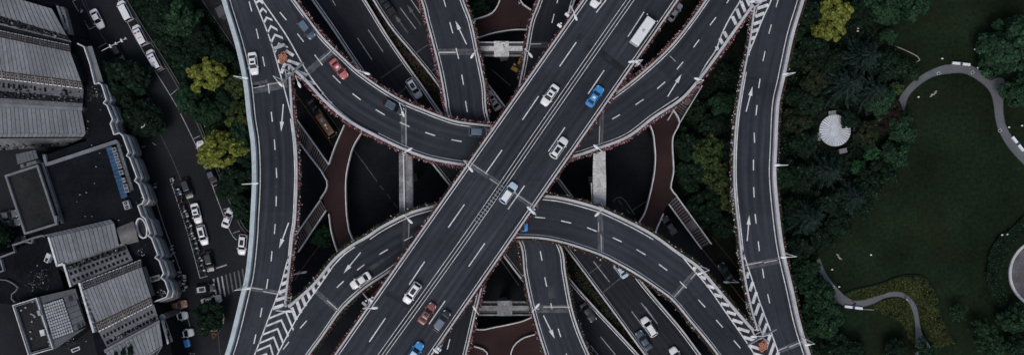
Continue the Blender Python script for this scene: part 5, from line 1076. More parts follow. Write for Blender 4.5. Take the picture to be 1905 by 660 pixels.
def car_meshes(kind, roofbox):
    key = (kind, roofbox)
    if key in _cm: return _cm[key]
    L, Wd, zr_, (xa, xb, xc, xd), zb, zh, zt = SHAPES[kind]; hl = L/2; hw = Wd/2; out = {}
    mb = MB(); rings = []
    xs = [(-hl, .74, .52, zt*.86), (-hl+.10, .88, .36, zt*.97), (-hl+.45, .97, .28, zt), (xd, 1, .27, zb), (0, 1, .27, zb), (xa, 1, .27, zb-.01), (xa+.35, .985, .28, zh+.03), (hl-.55, .95, .30, zh-.03), (hl-.18, .84, .36, zh-.12), (hl-.02, .66, .42, zh-.26)]
    for x, wf, z0, z1 in xs:
        w = hw*wf; zm = z0+(z1-z0)*.55
        rings.append([(x, -w*.90, z0), (x, -w, zm), (x, -w*.965, z1-.07), (x, -w*.86, z1-.005), (x, -w*.4, z1+.028), (x, w*.4, z1+.028), (x, w*.86, z1-.005), (x, w*.965, z1-.07), (x, w, zm), (x, w*.90, z0)])
    loft(mb, rings)
    # cabin shell
    wb, wt = hw*.90, hw*.70 if kind != 'van' else hw*.80
    def ring(x, z, w): return [(x, -w, z), (x, -w*.5, z+.03), (x, w*.5, z+.03), (x, w, z)]
    base = [(xa, zb-.02, wb*.93), (xb, zr_-.03, wt*.95), (xb-.18, zr_, wt), (xc+.2, zr_, wt), (xc, zr_-.03, wt*.95), (xd, zb-.02, wb*.93)]
    tops = [ring(*b) for b in base]; b0 = len(mb.v)
    for r in tops: mb.v += r
    for i in range(5):
        for j in range(3): mb.f.append((b0+4*i+j, b0+4*(i+1)+j, b0+4*(i+1)+j+1, b0+4*i+j+1)); mb.m.append(0)
    for sgn, j in ((-1, 0), (1, 3)):
        lo = len(mb.v); 
        for x in (xa, xb, xb-.18, xc+.2, xc, xd): mb.v.append((x if x in (xa, xd) else x, sgn*wb*(.93 if x in (xa, xd) else 1.0), zb-.03))
        for i in range(5):
            f = (lo+i, lo+i+1, b0+4*(i+1)+j, b0+4*i+j); mb.f.append(f if sgn < 0 else f[::-1]); mb.m.append(0)
    out['body'] = mb.mesh('body', paint('white'), False)
    def pane(c, inset, m, name, push=.018):
        c = [Vector(p) for p in c]; ctr = sum(c, Vector())/4; nz = (c[1]-c[0]).cross(c[3]-c[0]).normalized()
        if nz.dot(ctr-Vector((0, 0, zb-.3))) < 0: nz = -nz
        q = [ctr+(p-ctr)*inset+nz*push for p in c]; mb = MB(); mb.hexa([p-nz*.03 for p in q], q); return mb.mesh(name, M[m])
    out['windscreen'] = pane([(xa+.02, -wb*.90, zb+.03), (xa+.02, wb*.90, zb+.03), (xb+.02, wt*.93, zr_-.03), (xb+.02, -wt*.93, zr_-.03)], .95, 'carglass', 'windscreen', .03)
    out['rear_window'] = pane([(xd-.02, -wb*.88, zb+.05), (xd-.02, wb*.88, zb+.05), (xc-.02, wt*.90, zr_-.03), (xc-.02, -wt*.90, zr_-.03)], .92, 'carglass', 'rear_window', .03)
    for s_ in (-1, 1):
        xm = (xb+xc)/2-.1
        out['side_window%d' % s_] = pane([(xb+.35, s_*wb*1.0, zb+.02), (xd+.35, s_*wb*1.0, zb+.02), (xc+.05, s_*wt*1.02, zr_-.06), (xb-.05, s_*wt*1.02, zr_-.06)], .94, 'carglass', 'side_window', .014)
        mb = MB(); mb.box((xa-.12, s_*(hw+.09), zb+.06), (.14, .2, .13)); out['mirror%d' % s_] = mb.mesh('mirror', paint('black'))
        mb = MB(); mb.hexa([(hl-.5, s_*hw*.90, .58), (hl-.14, s_*hw*.62, .58), (hl-.12, s_*hw*.50, .58), (hl-.5, s_*hw*.72, .58)][::s_ if s_ == 1 else -1], [(hl-.52, s_*hw*.90, zh-.055), (hl-.17, s_*hw*.70, zh-.10), (hl-.13, s_*hw*.52, zh-.10), (hl-.5, s_*hw*.70, zh-.02)][::s_ if s_ == 1 else -1]); out['headlight%d' % s_] = mb.mesh('headlight', M['headlamp'])
        mb = MB(); mb.box((-hl+.1, s_*hw*.70, zt-.12), (.2, .36, .16)); out['taillight%d' % s_] = mb.mesh('taillight', M['taillamp'])
        for fx, x in enumerate((-hl+.95, hl-.92)):
            mb = MB(); k = 14
            for a in range(k):
                t0, t1 = 2*math.pi*a/k, 2*math.pi*(a+1)/k; r_ = .33; y0, y1 = s_*(hw-.24), s_*(hw-.01)
                mb.quad((x+r_*math.cos(t0), y0, .33+r_*math.sin(t0)), (x+r_*math.cos(t1), y0, .33+r_*math.sin(t1)), (x+r_*math.cos(t1), y1, .33+r_*math.sin(t1)), (x+r_*math.cos(t0), y1, .33+r_*math.sin(t0)))
            mb.poly([(x+.33*math.cos(2*math.pi*a/k), s_*(hw-.01), .33+.33*math.sin(2*math.pi*a/k)) for a in range(k)]); out['wheel%d%d' % (s_, fx)] = mb.mesh('wheel', M['rubber'])
            mb = MB(); mb.poly([(x+.21*math.cos(2*math.pi*a/10), s_*(hw-.002), .33+.21*math.sin(2*math.pi*a/10)) for a in range(10)]); out['rim%d%d' % (s_, fx)] = mb.mesh('rim', M['rim'])
    mb = MB(); mb.box(((xb+xc)/2+.15, 0, zr_+.035), (abs(xb-xc)*(.42 if kind == 'sedan' else .55), wt*1.25, .03)); out['sunroof'] = mb.mesh('sunroof', M['carglass'])
    for s_ in (-1, 1):
        mb = MB(); mb.tube([(xb-.2, s_*wt*.98, zr_+.06), (xc+.15, s_*wt*.98, zr_+.06)], .035, 5); out['roof_rail%d' % s_] = mb.mesh('roof_rail', M['metal'])
    _cm[key] = out
    return out
def setmat(o, m): o.material_slots[0].link = 'OBJECT'; o.material_slots[0].material = m
def car(kind, col, px, py, dx, dy, z, label, cat='car', group=None, extras=(), s=1.0, roofcol=None, name=None):
    c = P(px, py, z+1.2); a = math.atan2(-dy, dx)
    r = empty(name or {'sedan': 'sedan_car', 'wagon': 'estate_car', 'van': 'van', 'pickup': 'pickup_truck'}[kind], (c.x, c.y, z+.012), a, s)
    k_ = (H-z)/(H-z-1.2); 
    tag(r, label, cat, group)
    ms = car_meshes(kind, 0); parts = {}
    for key in ['body', 'windscreen', 'rear_window', 'side_window-1', 'side_window1', 'mirror-1', 'mirror1', 'headlight-1', 'headlight1', 'taillight-1', 'taillight1']:
        o = link(ms[key].name.split('.')[0], ms[key], r); parts[key] = o
    for s_ in (-1, 1):
        for fx in (0, 1): w = link('wheel', ms['wheel%d%d' % (s_, fx)], r); link('rim', ms['rim%d%d' % (s_, fx)], w)
    setmat(parts['body'], paint(col)); 
    for key in ('mirror-1', 'mirror1'): setmat(parts[key], paint(col))
    L, Wd, zr_, (xa, xb, xc, xd), zb, zh, zt = SHAPES[kind]
    if 'sunroof' in extras: link('sunroof', ms['sunroof'], r)
    if 'rails' in extras:
        for s_ in (-1, 1): link('roof_rail', ms['roof_rail%d' % s_], r)
    if 'police' in extras:
        lb = empty('light_bar', ((xb+xc)/2+abs(xb-xc)*.28, 0, zr_+.03)); lb.parent = r; mb = MB(); mb.box((0, 0, .04), (.3, 1.2, .06)); mb.build('bar_base', M['white_metal'], lb)
        for s_, m in ((-1, 'bluelamp'), (1, 'redlamp')): mb = MB(); mb.box((0, s_*.37, .11), (.3, .42, .12)); mb.build('lamp', M[m], lb)
        for k in (-1, 0, 1): mb = MB(); mb.box((hl_(kind)-.55, k*.26, zh+.03), (.2, .13, .02)); mb.build('bonnet_mark', M['dark'], r)
        if kind == 'van':
            mb = MB()
            for k in range(4): mb.box((-.9, -.3+.2*k, zr_+.045), (.16, .13, .02))
            mb.build('roof_mark', M['dark'], r)
    if 'panel' in extras: mb = MB(); mb.box(((xb+xc)/2, 0, zr_+.035), (.45, .55, .04)); mb.build('roof_sign', M['white_metal'], r)
    if roofcol:
        mb = MB(); mb.box(((xb+xc)/2, 0, zr_+.03), (abs(xb-xc)*.86, Wd*.62, .035)); mb.build('roof_skin', paint(roofcol), r)
    if 'loadbed' in extras or kind == 'pickup':
        mb = MB(); mb.box((-1.72, 0, 1.0), (1.35, 1.45, .03)); bd = mb.build('load_bed', M['dark'], r)
        for s_ in (-1, 1): mb = MB(); mb.box((-1.72, s_*.79, 1.05), (1.45, .1, .16)); mb.build('bed_side', paint(col), bd)
    return r
def hl_(kind): return SHAPES[kind][0]/2
GR = {'m': 'cars on the top highway', 'r': 'cars on the curved and side ramps', 'l': 'cars on the lower carriageways', 's': 'cars along the street at the left', 'k': 'cars in the small car park at the bottom left', 'g': 'vehicles on the ground below the ramps'}
UR, DL, DR, UL = (.575, -.82), (-.575, .82), (.55, .83), (-.55, -.83)
Zm, Za, Zl = Z_MAIN, Z_ARC, Z_NW
CARS = [
 ('sedan', 'white', 470, 118, .12, 1, Za, 'white saloon with two dark roof openings on the left side ramp', 'r', ('sunroof',)),
 ('wagon', 'slate', 569, 54, .60, .78, Za, 'dark slate people carrier with grey roof beside the chevron gore at the top left', 'r', ('rails',), 1.0, 'grey_blue'),
 ('sedan', 'red', 630, 128, .62, .78, Za, 'red saloon with a white roof panel on the north curved ramp', 'r', ('panel',)),
 ('wagon', 'dark', 732, 199, .87, .49, Za, 'dark estate with a blue grey roof beside the north curved ramp lamp', 'r', ('rails',), 1.0, 'slate'),
 ('wagon', 'silver', 770, 164, .52, .85, Zl, 'silver car with a white roof on the lower carriageway at upper middle', 'l', ('sunroof',), 1.0, None),
 ('pickup', 'black', 719, 9, UL[0], UL[1], Zl, 'black pickup truck at the top edge beside the grey lane arrows', 'l', ()),
 ('wagon', 'grey_blue', 893, 246, 1, .05, Za, 'blue grey hatchback about to pass under the top highway', 'r', ()),
 ('sedan', 'silver', 917, 187, UL[0], UL[1], Zl, 'silver saloon half hidden beside the north link ramp', 'l', ('sunroof',)),
 ('sedan', 'white', 1023, 177, DL[0], DL[1], Zm, 'white saloon with a dark sunroof above the middle of the top highway', 'm', ('sunroof',)),
 ('sedan', 'blue', 1107, 179, UR[0], UR[1], Zm, 'bright blue saloon on the top highway', 'm', ('panel',)),
 ('wagon', 'white', 1040, 275, UR[0], UR[1], Zm, 'white car with a long black sunroof on the right half of the top highway', 'm', ('sunroof', 'rails')),
 ('wagon', 'pale_blue', 946, 359, UR[0], UR[1], Zm, 'pale blue estate with a white roof crossing the expansion joint', 'm', (), 1.0, 'white'),
 ('wagon', 'white', 766, 545, DL[0], DL[1], Zm, 'white car with a black sunroof on the left half of the top highway', 'm', ('sunroof',)),
 ('sedan', 'brown_red', 794, 583, UR[0], UR[1], Zm, 'brown red saloon in the lower part of the top highway', 'm', ('sunroof',)),
 ('wagon', 'dark', 821, 597, UR[0], UR[1], Zm, 'dark blue grey car beside the brown red saloon', 'm', ('rails',), 1.0, 'grey_blue'),
 ('sedan', 'blue', 771, 656, UR[0], UR[1], Zm, 'blue car cut by the bottom edge on the top highway', 'm', (), 1.0, 'pale_blue'),
 ('sedan', 'white', 1115, -6, DL[0], DL[1], Zm, 'white car cut by the top edge on the top highway', 'm', ()),
 ('sedan', 'white', 670, 522, -.83, .55, Za, 'white saloon on the south curved ramp', 'r', ()),
 ('sedan', 'blue', 961, 423, -1, .03, Za, 'blue car hidden under the edge of the top highway', 'r', ()),
 ('sedan', 'black', 1095, 581, DR[0], DR[1], Zl, 'black saloon beside the south link ramp', 'l', ()),
 ('wagon', 'white', 1208, 608, UL[0], UL[1], Zl, 'white car on the lower carriageway at the bottom', 'l', ('rails',)),
 ('sedan', 'slate', 1198, 633, UL[0], UL[1], Zl, 'dark slate saloon behind the white car at the bottom', 'l', ()),
 ('sedan', 'white', 1261, 664, UL[0], UL[1], Zl, 'white car cut by the bottom edge on the lower carriageway', 'l', ()),
 ('sedan', 'pale_blue', 1154, 499, UL[0], UL[1], Zl, 'pale car mostly hidden under the south curved ramp', 'l', ()),
 ('sedan', 'silver', 1256, 22, .56, -.83, 0, 'silver car on the ground seen in the gap right of the bus', 'g', ()),
 ('sedan', 'black', 584, 199, DR[0], DR[1], 0, 'black car in the dark behind the brown minibus', 'g', ()),
 ('sedan', 'dark', 1246, 419, UL[0], UL[1], 0, 'dark car on the ground beside the right footbridge stairs', 'g', ()),
 ('sedan', 'black', 1351, 506, UL[0], UL[1], 0, 'black car on the ground between the right ramps', 'g', ()),
 # street at the left
 ('sedan', 'white', 179, 35, .45, .89, 0, 'white saloon with black sunroof beside the painted bays at the top left', 's', ()),
 ('van', 'white', 231, 20, -.46, -.89, 0, 'plain white van at the head of the parked row', 's', ()),
 ('van', 'white', 259, 65, -.46, -.89, 0, 'white police van with red and blue lights in front of another', 's', ('police',)),
 ('van', 'white', 285, 111, -.46, -.89, 0, 'white police van with red and blue lights nearest the trees', 's', ('police',)),
 ('wagon', 'black', 217, 97, .46, .89, 0, 'black car under the traffic signal gantry', 's', ()),
 ('sedan', 'white', 253, 158, .46, .89, 0, 'white car with only its nose showing from under the dark tree', 's', ()),
 ('sedan', 'black', 274, 189, .46, .89, 0, 'black car behind the dark tree on the street', 's', ()),
 ('sedan', 'white', 375, 280, -.28, -.96, 0, 'white police saloon half under the golden tree', 's', ('police',)),
 ('sedan', 'dark', 390, 322, -.40, -.92, 0, 'dark parked saloon below the golden tree', 's', (), 1.0, 'slate'),
 ('sedan', 'white', 423, 405, .34, -.94, 0, 'white police saloon parked at the lower end of the street bays', 's', ('police',)),
 ('wagon', 'white', 450, 455, -.10, 1, 0, 'white car with a large dark sunroof beside the left ramp', 's', ('sunroof',)),
 ('wagon', 'black', 347, 351, .33, .94, 0, 'black car next to the scooter rows', 's', (), 1.0, 'dark'),
 ('sedan', 'white', 364, 397, .24, .97, 0, 'white saloon next to the scooter rows', 's', ('sunroof',)),
 ('wagon', 'white', 376, 437, .24, .97, 0, 'white car with a framed dark sunroof following the white saloon by the scooters', 's', ('sunroof',)),
 ('wagon', 'black', 388, 487, .2, .98, 0, 'black car stopped before the zebra crossing', 's', ()),
 ('wagon', 'dark', 381, 537, 1, -.14, 0, 'dark car with a pale roof crossing beside the zebra stripes', 's', ('sunroof',), 1.0, 'silver'),
 ('sedan', 'cream', 392, 559, 1, -.25, 0, 'cream car half hidden by the round dark tree', 's', ()),
 ('sedan', 'orange', 328, 568, 1, -.2, 0, 'orange brown saloon at the top of the small car park', 'k', ()),
 ('wagon', 'white', 329, 589, 1, -.17, 0, 'white car in the small car park below the orange one', 'k', ('sunroof',)),
 ('wagon', 'white', 340, 621, 1, -.19, 0, 'white car in the small car park above the blue one', 'k', ('sunroof', 'rails')),
 ('sedan', 'blue', 333, 641, 1, -.17, 0, 'bright blue saloon at the bottom of the small car park', 'k', ()),
 ('sedan', 'grey', 12, 400, 1, -.2, 0, 'upper grey car left of the low flat roof', 'k', ()),
 ('sedan', 'grey', 17, 415, 1, -.16, 0, 'lower grey car left of the low flat roof', 'k', ()),
 ('sedan', 'dark', 29, 449, 1, -.25, 0, 'dark grey car behind the angled parapet at the left', 'k', ()),
]
for c in CARS:
    kind, col, px, py, dx, dy, z, lab, g = c[:9]; ex = c[9]; s = c[10] if len(c) > 10 else 1.0; rc = c[11] if len(c) > 11 else None
    if kind == 'wagon' and z == Zl and col == 'silver': rc = 'white'
    car(kind, col, px, py, dx, dy, z, lab, 'van' if kind == 'van' else 'pickup' if kind == 'pickup' else 'car', GR[g], ex, s, rc)
def bus(label, px, py, dx, dy, z, L, Wd, Hh, col, group, cab='carglass', name='minibus'):
    c = P(px, py, z+Hh*.8); r = empty(name, (c.x, c.y, z+.012), math.atan2(-dy, dx)); tag(r, label, 'bus', group); pm = paint(col); hl, hw = L/2, Wd/2
    mb = MB(); rings = []
    for x, f, z0, z1 in ((-hl, .92, .5, Hh-.18), (-hl+.12, 1, .4, Hh-.04), (-hl+.4, 1, .38, Hh), (hl-.9, 1, .38, Hh), (hl-.45, .99, .38, Hh-.06), (hl-.12, .95, .4, Hh-.75), (hl, .86, .5, Hh-1.1)):
        w = hw*f; rings.append([(x, -w*.96, z0), (x, -w, (z0+z1)/2), (x, -w*.95, z1-.12), (x, -w*.82, z1), (x, w*.82, z1), (x, w*.95, z1-.12), (x, w, (z0+z1)/2), (x, w*.96, z0)])
    loft(mb, rings); mb.build('body', pm, r)
    mb = MB(); mb.hexa([(hl-.50, -hw*.86, Hh-.12), (hl-.14, -hw*.86, Hh-.78), (hl-.14, hw*.86, Hh-.78), (hl-.50, hw*.86, Hh-.12)], [(hl-.46, -hw*.86, Hh-.05), (hl-.08, -hw*.86, Hh-.72), (hl-.08, hw*.86, Hh-.72), (hl-.46, hw*.86, Hh-.05)]); mb.build('windscreen', M['carglass'], r)
    for s_ in (-1, 1):
        for k in range(5): mb = MB(); mb.box((-hl+.8+k*(L-1.7)/5+.3, s_*hw*.985, Hh-.75), ((L-1.7)/5-.12, .06, .6)); mb.build('side_window', M['carglass'], r)
        for x in (-hl+1.0, hl-1.1): mb = MB(); mb.box((x, s_*(hw-.12), .36), (.7, .26, .7)); mb.build('wheel', M['rubber'], r)
        mb = MB(); mb.box((hl-.15, s_*(hw+.16), Hh-.6), (.12, .2, .3)); mb.build('mirror', M['white_metal'], r); mb = MB(); mb.box((hl-.02, s_*hw*.65, .75), (.08, .3, .18)); mb.build('headlight', M['headlamp'], r)
    for k in range(7): mb = MB(); mb.box((-hl+.7+k*(L-2)/7+.2, 0, Hh+.012), (.05, Wd*.8, .03)); mb.build('roof_rib', pm, r)
    mb = MB(); mb.box((-.1 if col == 'white' else .05, 0, Hh+.04), (.55, .5, .09)); mb.build('roof_hatch', M['white_metal'] if col != 'white' else paint('silver'), r)
    if col != 'white':
        mb = MB(); mb.box((-1.3, 0, Hh+.06), (.9, .85, .12)); mb.build('roof_vent', M['aircon'], r); mb = MB(); mb.box((.8, -.1, Hh+.05), (.5, .16, .12)); mb.build('roof_pipe', M['white_metal'], r)
    return r
bus('white minibus with a plain pale roof on the top highway near the upper right', 1197, 57, UR[0], UR[1], Z_MAIN, 6.3, 2.05, 2.7, 'white', GR['m'])
bus('brown minibus with roof vents on the ground beside the left ramp', 606, 233, .57, .82, 0, 5.7, 1.75, 2.6, 'amber', GR['g'])
# yellow excavator, half hidden by the link ramp
c = P(961, 121, 2); r = empty('excavator', (c.x, c.y, .004), R(62), .72); tag(r, 'yellow excavator half hidden beside the upper T shaped pier', 'excavator')
for s_ in (-1, 1): mb = MB(); mb.prism([(-1.6, s_*1.0-.25), (1.6, s_*1.0-.25), (1.6, s_*1.0+.25), (-1.6, s_*1.0+.25)], 0, .8); mb.build('track', M['dark'], r)
mb = MB(); mb.box((-1.35, 0, 1.5), (1.1, 2.1, 1.2)); mb.box((.9, -.35, 1.3), (.5, 1.0, .9)); mb.build('house', M['excavator'], r)
mb = MB(); mb.box((-.1, 0, 1.4), (1.5, 2.0, 1.0)); mb.build('engine_deck', M['dark'], r)
mb = MB(); mb.box((.25, .55, 2.1), (1.5, .9, 1.5)); mb.build('cab', M['carglass'], r); mb = MB(); mb.box((-.2, .55, 2.9), (.5, .85, .08)); mb.build('cab_roof', M['excavator'], r)
mb = MB(); mb.tube([(.9, -.3, 1.7), (2.4, -.3, 3.4), (5.2, -.3, 3.0)], [.5, .42, .2]); mb.build('boom', M['excavator'], r); mb = MB(); mb.tube([(5.2, -.3, 3.1), (5.7, -.3, 1.3)], .18); mb.build('arm', M['excavator'], r); mb = MB(); mb.box((5.7, -.3, .9), (.7, .8, .8)); mb.build('bucket', M['dark'], r)

# ------------------------------------------------------------------ scooters
def scooter_proto():
    ms = {}
    mb = MB(); rings = []
    for x, w, z0, z1 in ((-.75, .08, .5, .7), (-.5, .19, .35, .82), (-.1, .16, .25, .6), (.25, .17, .22, .42), (.45, .2, .3, .9), (.6, .1, .5, 1.0)): rings.append([(x, -w, z0), (x, -w, z1), (x, w, z1), (x, w, z0)])
    loft(mb, rings); ms['body'] = mb.mesh('body', paint('white'))
    mb = MB(); mb.box((-.32, 0, .86), (.62, .3, .12)); ms['seat'] = mb.mesh('seat', M['rubber'])
    for i, x in enumerate((-.6, .68)):
        mb = MB(); k = 10; mb.prism([(x+.26*math.cos(2*math.pi*a/k), .26+.26*math.sin(2*math.pi*a/k)) for a in range(k)], -.06, .06); mb.v = [(v[0], v[2], v[1]) for v in mb.v]; ms['wheel%d' % i] = mb.mesh('wheel', M['rubber'])
    mb = MB(); mb.tube([(.46, -.36, 1.02), (.5, 0, 1.04), (.46, .36, 1.02)], .03, 5); ms['handlebar'] = mb.mesh('handlebar', M['metal'])
    return ms
sm_ = scooter_proto()
def scooter(px, py, ang, col, label, group):
    c = P(px, py, 0); r = empty('scooter', (c.x, c.y, .016), ang); tag(r, label, 'scooter', group)
    for k in ('body', 'seat', 'wheel0', 'wheel1', 'handlebar'):
        o = link(sm_[k].name.split('.')[0], sm_[k], r)
        if k == 'body': setmat(o, paint(col))
mixc = ['white', 'silver', 'white', 'black', 'silver', 'dark', 'white', 'slate', 'grey']
for k in range(34):     # the long row beside the street
    t = k/33; x = 331+48*t+rnd.uniform(-1.5, 2.5); y = 352+150*t
    if 2 < k < 7 and k % 2 == 0: continue
    if k == 27: continue
    col = mixc[k % 9]; scooter(x, y, R(14)+rnd.uniform(-.2, .2), col, {'slate': 'dark blue', 'dark': 'dark'}.get(col, col)+' scooter parked crosswise in the long painted row beside the street', 'scooters in the long street row')
for q, a, col, lab in (((323, 337), 1.3, 'white', 'white box scooter just above the long scooter row'), ((332, 360), .5, 'blue', 'bright blue scooter at the top of the scooter row'), ((337, 375), .5, 'red', 'red scooter lower down at the start of the scooter row'), ((126, 32), 1.3, 'white', 'white motorbike at the wall corner of the top left building'), ((153, 23), .8, 'silver', 'silver scooter inside the painted bay at the top left'), ((160, 44), .9, 'black', 'black scooter at the lower end of the painted bay at top left'), ((192, 98), .9, 'white', 'white scooter inside the lower painted bay by the gantry')):
    scooter(*q, a, col, lab, None)
for base, n, lab in (((318, 470), 9, 'white scooter in the upper cluster beside the zigzag cornice'), ((336, 517), 11, 'white scooter in the lower cluster beside the zigzag cornice'), ((284, 361), 6, 'white scooter in the small cluster at the top of the long street line')):
    for k in range(n):
        scooter(base[0]+rnd.uniform(-6, 6)+k*.5, base[1]-12+k*(32/n)+rnd.uniform(-2, 2), R(20)+rnd.uniform(-.3, .3), 'white' if k % 3 else 'silver', lab, lab.replace('white scooter', 'scooters'))

# ------------------------------------------------------------------ lamps, gantries and crash cushions
def lamp(px, py, hx, hy, z, label, hgt=8.0, arm=None):
    """px,py: pole foot in the photo; hx,hy: where the lamp head shows"""
    b = P(px, py, z); hd = P(hx, hy, z+hgt); r = empty('street_lamp', (b.x, b.y, z)); tag(r, label, 'street lamp', 'street lamps along the ramps and highway')
    d = Vector((hd.x-b.x, hd.y-b.y, 0)); l = d.length; d.normalize()
    mb = MB(); mb.tube([(0, 0, 0), (0, 0, hgt*.6), (0, 0, hgt-.2)], [.11, .09, .065], 7); mb.build('pole', M['white_metal'], r)
    mb = MB(); mb.tube([(0, 0, hgt-.25), tuple(d*l*.5+Vector((0, 0, hgt+.1))), tuple(d*(l-.3)+Vector((0, 0, hgt+.12)))], .075, 6); mb.build('arm', M['white_metal'], r)
    a = math.atan2(d.y, d.x); mb = MB(); mb.ellipsoid((d.x*l, d.y*l, hgt+.1), (.72, .27, .13), 10, 5, 0, a); mb.build('lamp_head', M['white_metal'], r, True)
    mb = MB(); mb.ellipsoid((d.x*l, d.y*l, hgt+.02), (.5, .2, .1), 8, 4, 0, a); mb.build('lamp_glass', M['glass'], r.children[-1], True)
    mb = MB(); mb.box((0, 0, .25), (.4, .4, .9)); mb.build('base_box', M['metal'], r)
    return r
for a in [((1057, 26, 1071, 33), Z_MAIN, 'lamp on the highway left edge near the top'), ((1184, 122, 1175, 115), Z_MAIN, 'lamp on the highway right edge near the top below the bus'), ((867, 300, 876, 315), Z_MAIN, 'lamp on the highway left edge at the central expansion joint'), ((995, 396, 985, 388), Z_MAIN, 'lamp on the highway right edge at the central expansion joint'),
    ((688, 562, 697, 572), Z_MAIN, 'lamp on the highway left edge in the lower part'), ((822, 640, 811, 652), Z_MAIN, 'lamp on the highway right edge near the bottom'),
    ((752, 197, 750, 212), Z_ARC, 'lamp beside the dark estate on the north curved ramp'), ((675, 139, 683, 137), Z_ARC, 'lamp on the outer edge of the north curved ramp below the red saloon'), ((758, 288, 762, 278), Z_ARC, 'lamp above the stained cross beam'), ((1113, 284, 1109, 273), Z_ARC, 'lamp above the pale boarded cross beam'),
    ((1293, 158, 1297, 147), Z_ARC, 'lamp on the outer edge of the north curved ramp at the right stairs'), ((1115, 384, 1111, 398), Z_ARC, 'lamp below the pale boarded cross beam'), ((1303, 494, 1302, 508), Z_ARC, 'lamp on the south curved ramp above the right gore'), ((760, 396, 763, 411), Z_ARC, 'lamp below the stained cross beam'),
    ((533, 566, 539, 578), Z_ARC, 'lamp at the tip of the lower left gore'), ((1408, 610, 1402, 625), Z_ARC, 'lamp at the tip of the lower right gore'), ((1404, 14, 1399, 3), Z_ARC, 'lamp at the tip of the upper right gore'), ((568, 150, 557, 158), Z_ARC, 'lamp just below the upper left gore tip'), ((528, 150, 522, 157), Z_ARC, 'lamp on the left ramp inner edge at the upper left gore'),
    ((890, 102, 879, 104), Z_NS, 'lamp left of the upper T shaped pier'), ((976, 101, 987, 103), Z_NNE, 'lamp right of the upper T shaped pier'), ((988, 569, 1000, 568), Z_NS, 'lamp right of the lower T shaped pier'), ((893, 573, 883, 573), Z_NNE, 'lamp left of the lower T shaped pier'),
    ((458, 150, 456, 145), Z_ARC, 'uppermost lamp on the outer edge of the left ramp'), ((473, 342, 475, 341), Z_ARC, 'middle lamp on the outer edge of the left ramp'), ((460, 530, 462, 536), Z_ARC, 'lowest lamp on the outer edge of the left ramp'),
    ((1456, 144, 1461, 138), Z_ARC, 'uppermost lamp on the outer edge of the right ramp'), ((1443, 308, 1446, 307), Z_ARC, 'second lamp from the top on the right ramp outer edge'), ((1458, 470, 1458, 478), Z_ARC, 'third lamp from the top on the right ramp outer edge'), ((1490, 625, 1502, 640), Z_ARC, 'lowest lamp on the right ramp outer edge')]:
    lamp(*a[0], a[1], a[2])
for q, h_, lab in (((558, 505), (566, 506), 'faint lamp on the ground in the dark wedge at lower left'), ((1362, 519), (1351, 524), 'lamp on the ground in the dark wedge at lower right'), ((284, 241), (268, 233), 'white lamp under the very dark street tree')): lamp(*q, *h_, 0, lab, 6.0)
def gantry(label, a, b, z, hgt, foot, board=None):
    r = empty('sign_gantry', P(*foot, z)); off = r.location.copy(); tag(r, label, 'sign gantry', 'road sign gantries'); A = P(*a, z+hgt)-off; B = P(*b, z+hgt)-off; d = (B-A).normalized(); nn = Vector((-d.y, d.x, 0))
    fx = A.lerp(B, .5); mb = MB(); mb.tube([(0, 0, 0), (0, 0, hgt)], .16, 8); mb.tube([(0, 0, hgt), (fx.x, fx.y, hgt)], .1, 6); mb.build('post', M['metal'], r)
    mb = MB(); mb.hexa([A-nn*.09-Vector((0, 0, .2)), B-nn*.09-Vector((0, 0, .2)), B+nn*.09-Vector((0, 0, .2)), A+nn*.09-Vector((0, 0, .2))], [A-nn*.09, B-nn*.09, B+nn*.09, A+nn*.09]); mb.build('beam', M['metal'], r)
    for t0, t1 in ((.02, .44), (.56, .98)):
        p, q = A.lerp(B, t0), A.lerp(B, t1); o = nn*.2; up = Vector((0, 0, .5)); dn = Vector((0, 0, -.5)); mb = MB(); mb.hexa([p+o*.9+dn, q+o*.9+dn, q+o*1.15+dn, p+o*1.15+dn], [p+o*.9+up, q+o*.9+up, q+o*1.15+up, p+o*1.15+up]); mb.build('sign_board', M['metal'], r)
    return r
gantry('sign gantry spread over the tip of the upper left gore', (522, 158), (565, 117), Z_ARC, 6, (541, 134)); gantry('sign gantry spread over the tip of the lower right gore', (1391, 642), (1445, 612), Z_ARC, 6, (1413, 624))
r = empty('sign_gantry', P(190, 94, 0)); tag(r, 'traffic signal gantry with three white heads over the street at the top left', 'signal gantry'); off = r.location.copy()
A = P(189, 95, 6)-off; B = P(234, 72, 6)-off; mb = MB(); mb.tube([(0, 0, 0), (0, 0, 6)], .12, 7); mb.build('post', M['metal'], r); mb = MB(); mb.tube([A, B], .085, 6); mb.build('arm', M['parapet'], r)
for t, s_ in ((.37, 1), (.6, .7), (.83, 1), (1.0, .6)):
    p = A.lerp(B, t); mb = MB(); mb.box((p.x, p.y, p.z), (.26*s_, .72*s_, .5), R(25)); mb.build('signal_head', M['white_metal'], r)
def gate_board(label, a, b, z):
    r = empty('barrier_board', P((a[0]+b[0])/2, (a[1]+b[1])/2, z)); tag(r, label, 'barrier board'); off = r.location.copy(); A = P(*a, z)-off; B = P(*b, z)-off; d = (B-A).normalized(); nn = Vector((-d.y, d.x, 0))
    mb = MB(); mb.hexa([A-nn*.28+Vector((0, 0, .9)), B-nn*.28+Vector((0, 0, .9)), B+nn*.28+Vector((0, 0, 1.3)), A+nn*.28+Vector((0, 0, 1.3))], [A-nn*.28+Vector((0, 0, .98)), B-nn*.28+Vector((0, 0, .98)), B+nn*.28+Vector((0, 0, 1.38)), A+nn*.28+Vector((0, 0, 1.38))]); mb.build('board', M['paint_worn'], r)
    for t in (.05, .95): p = A.lerp(B, t); mb = MB(); mb.box((p.x, p.y, .55), (.5, .5, 1.1), .4); mb.build('foot', M['metal'], r)
gate_board('grey barrier board across the chevrons above the upper left gore tip', (511, 93), (532, 85), Z_ARC)
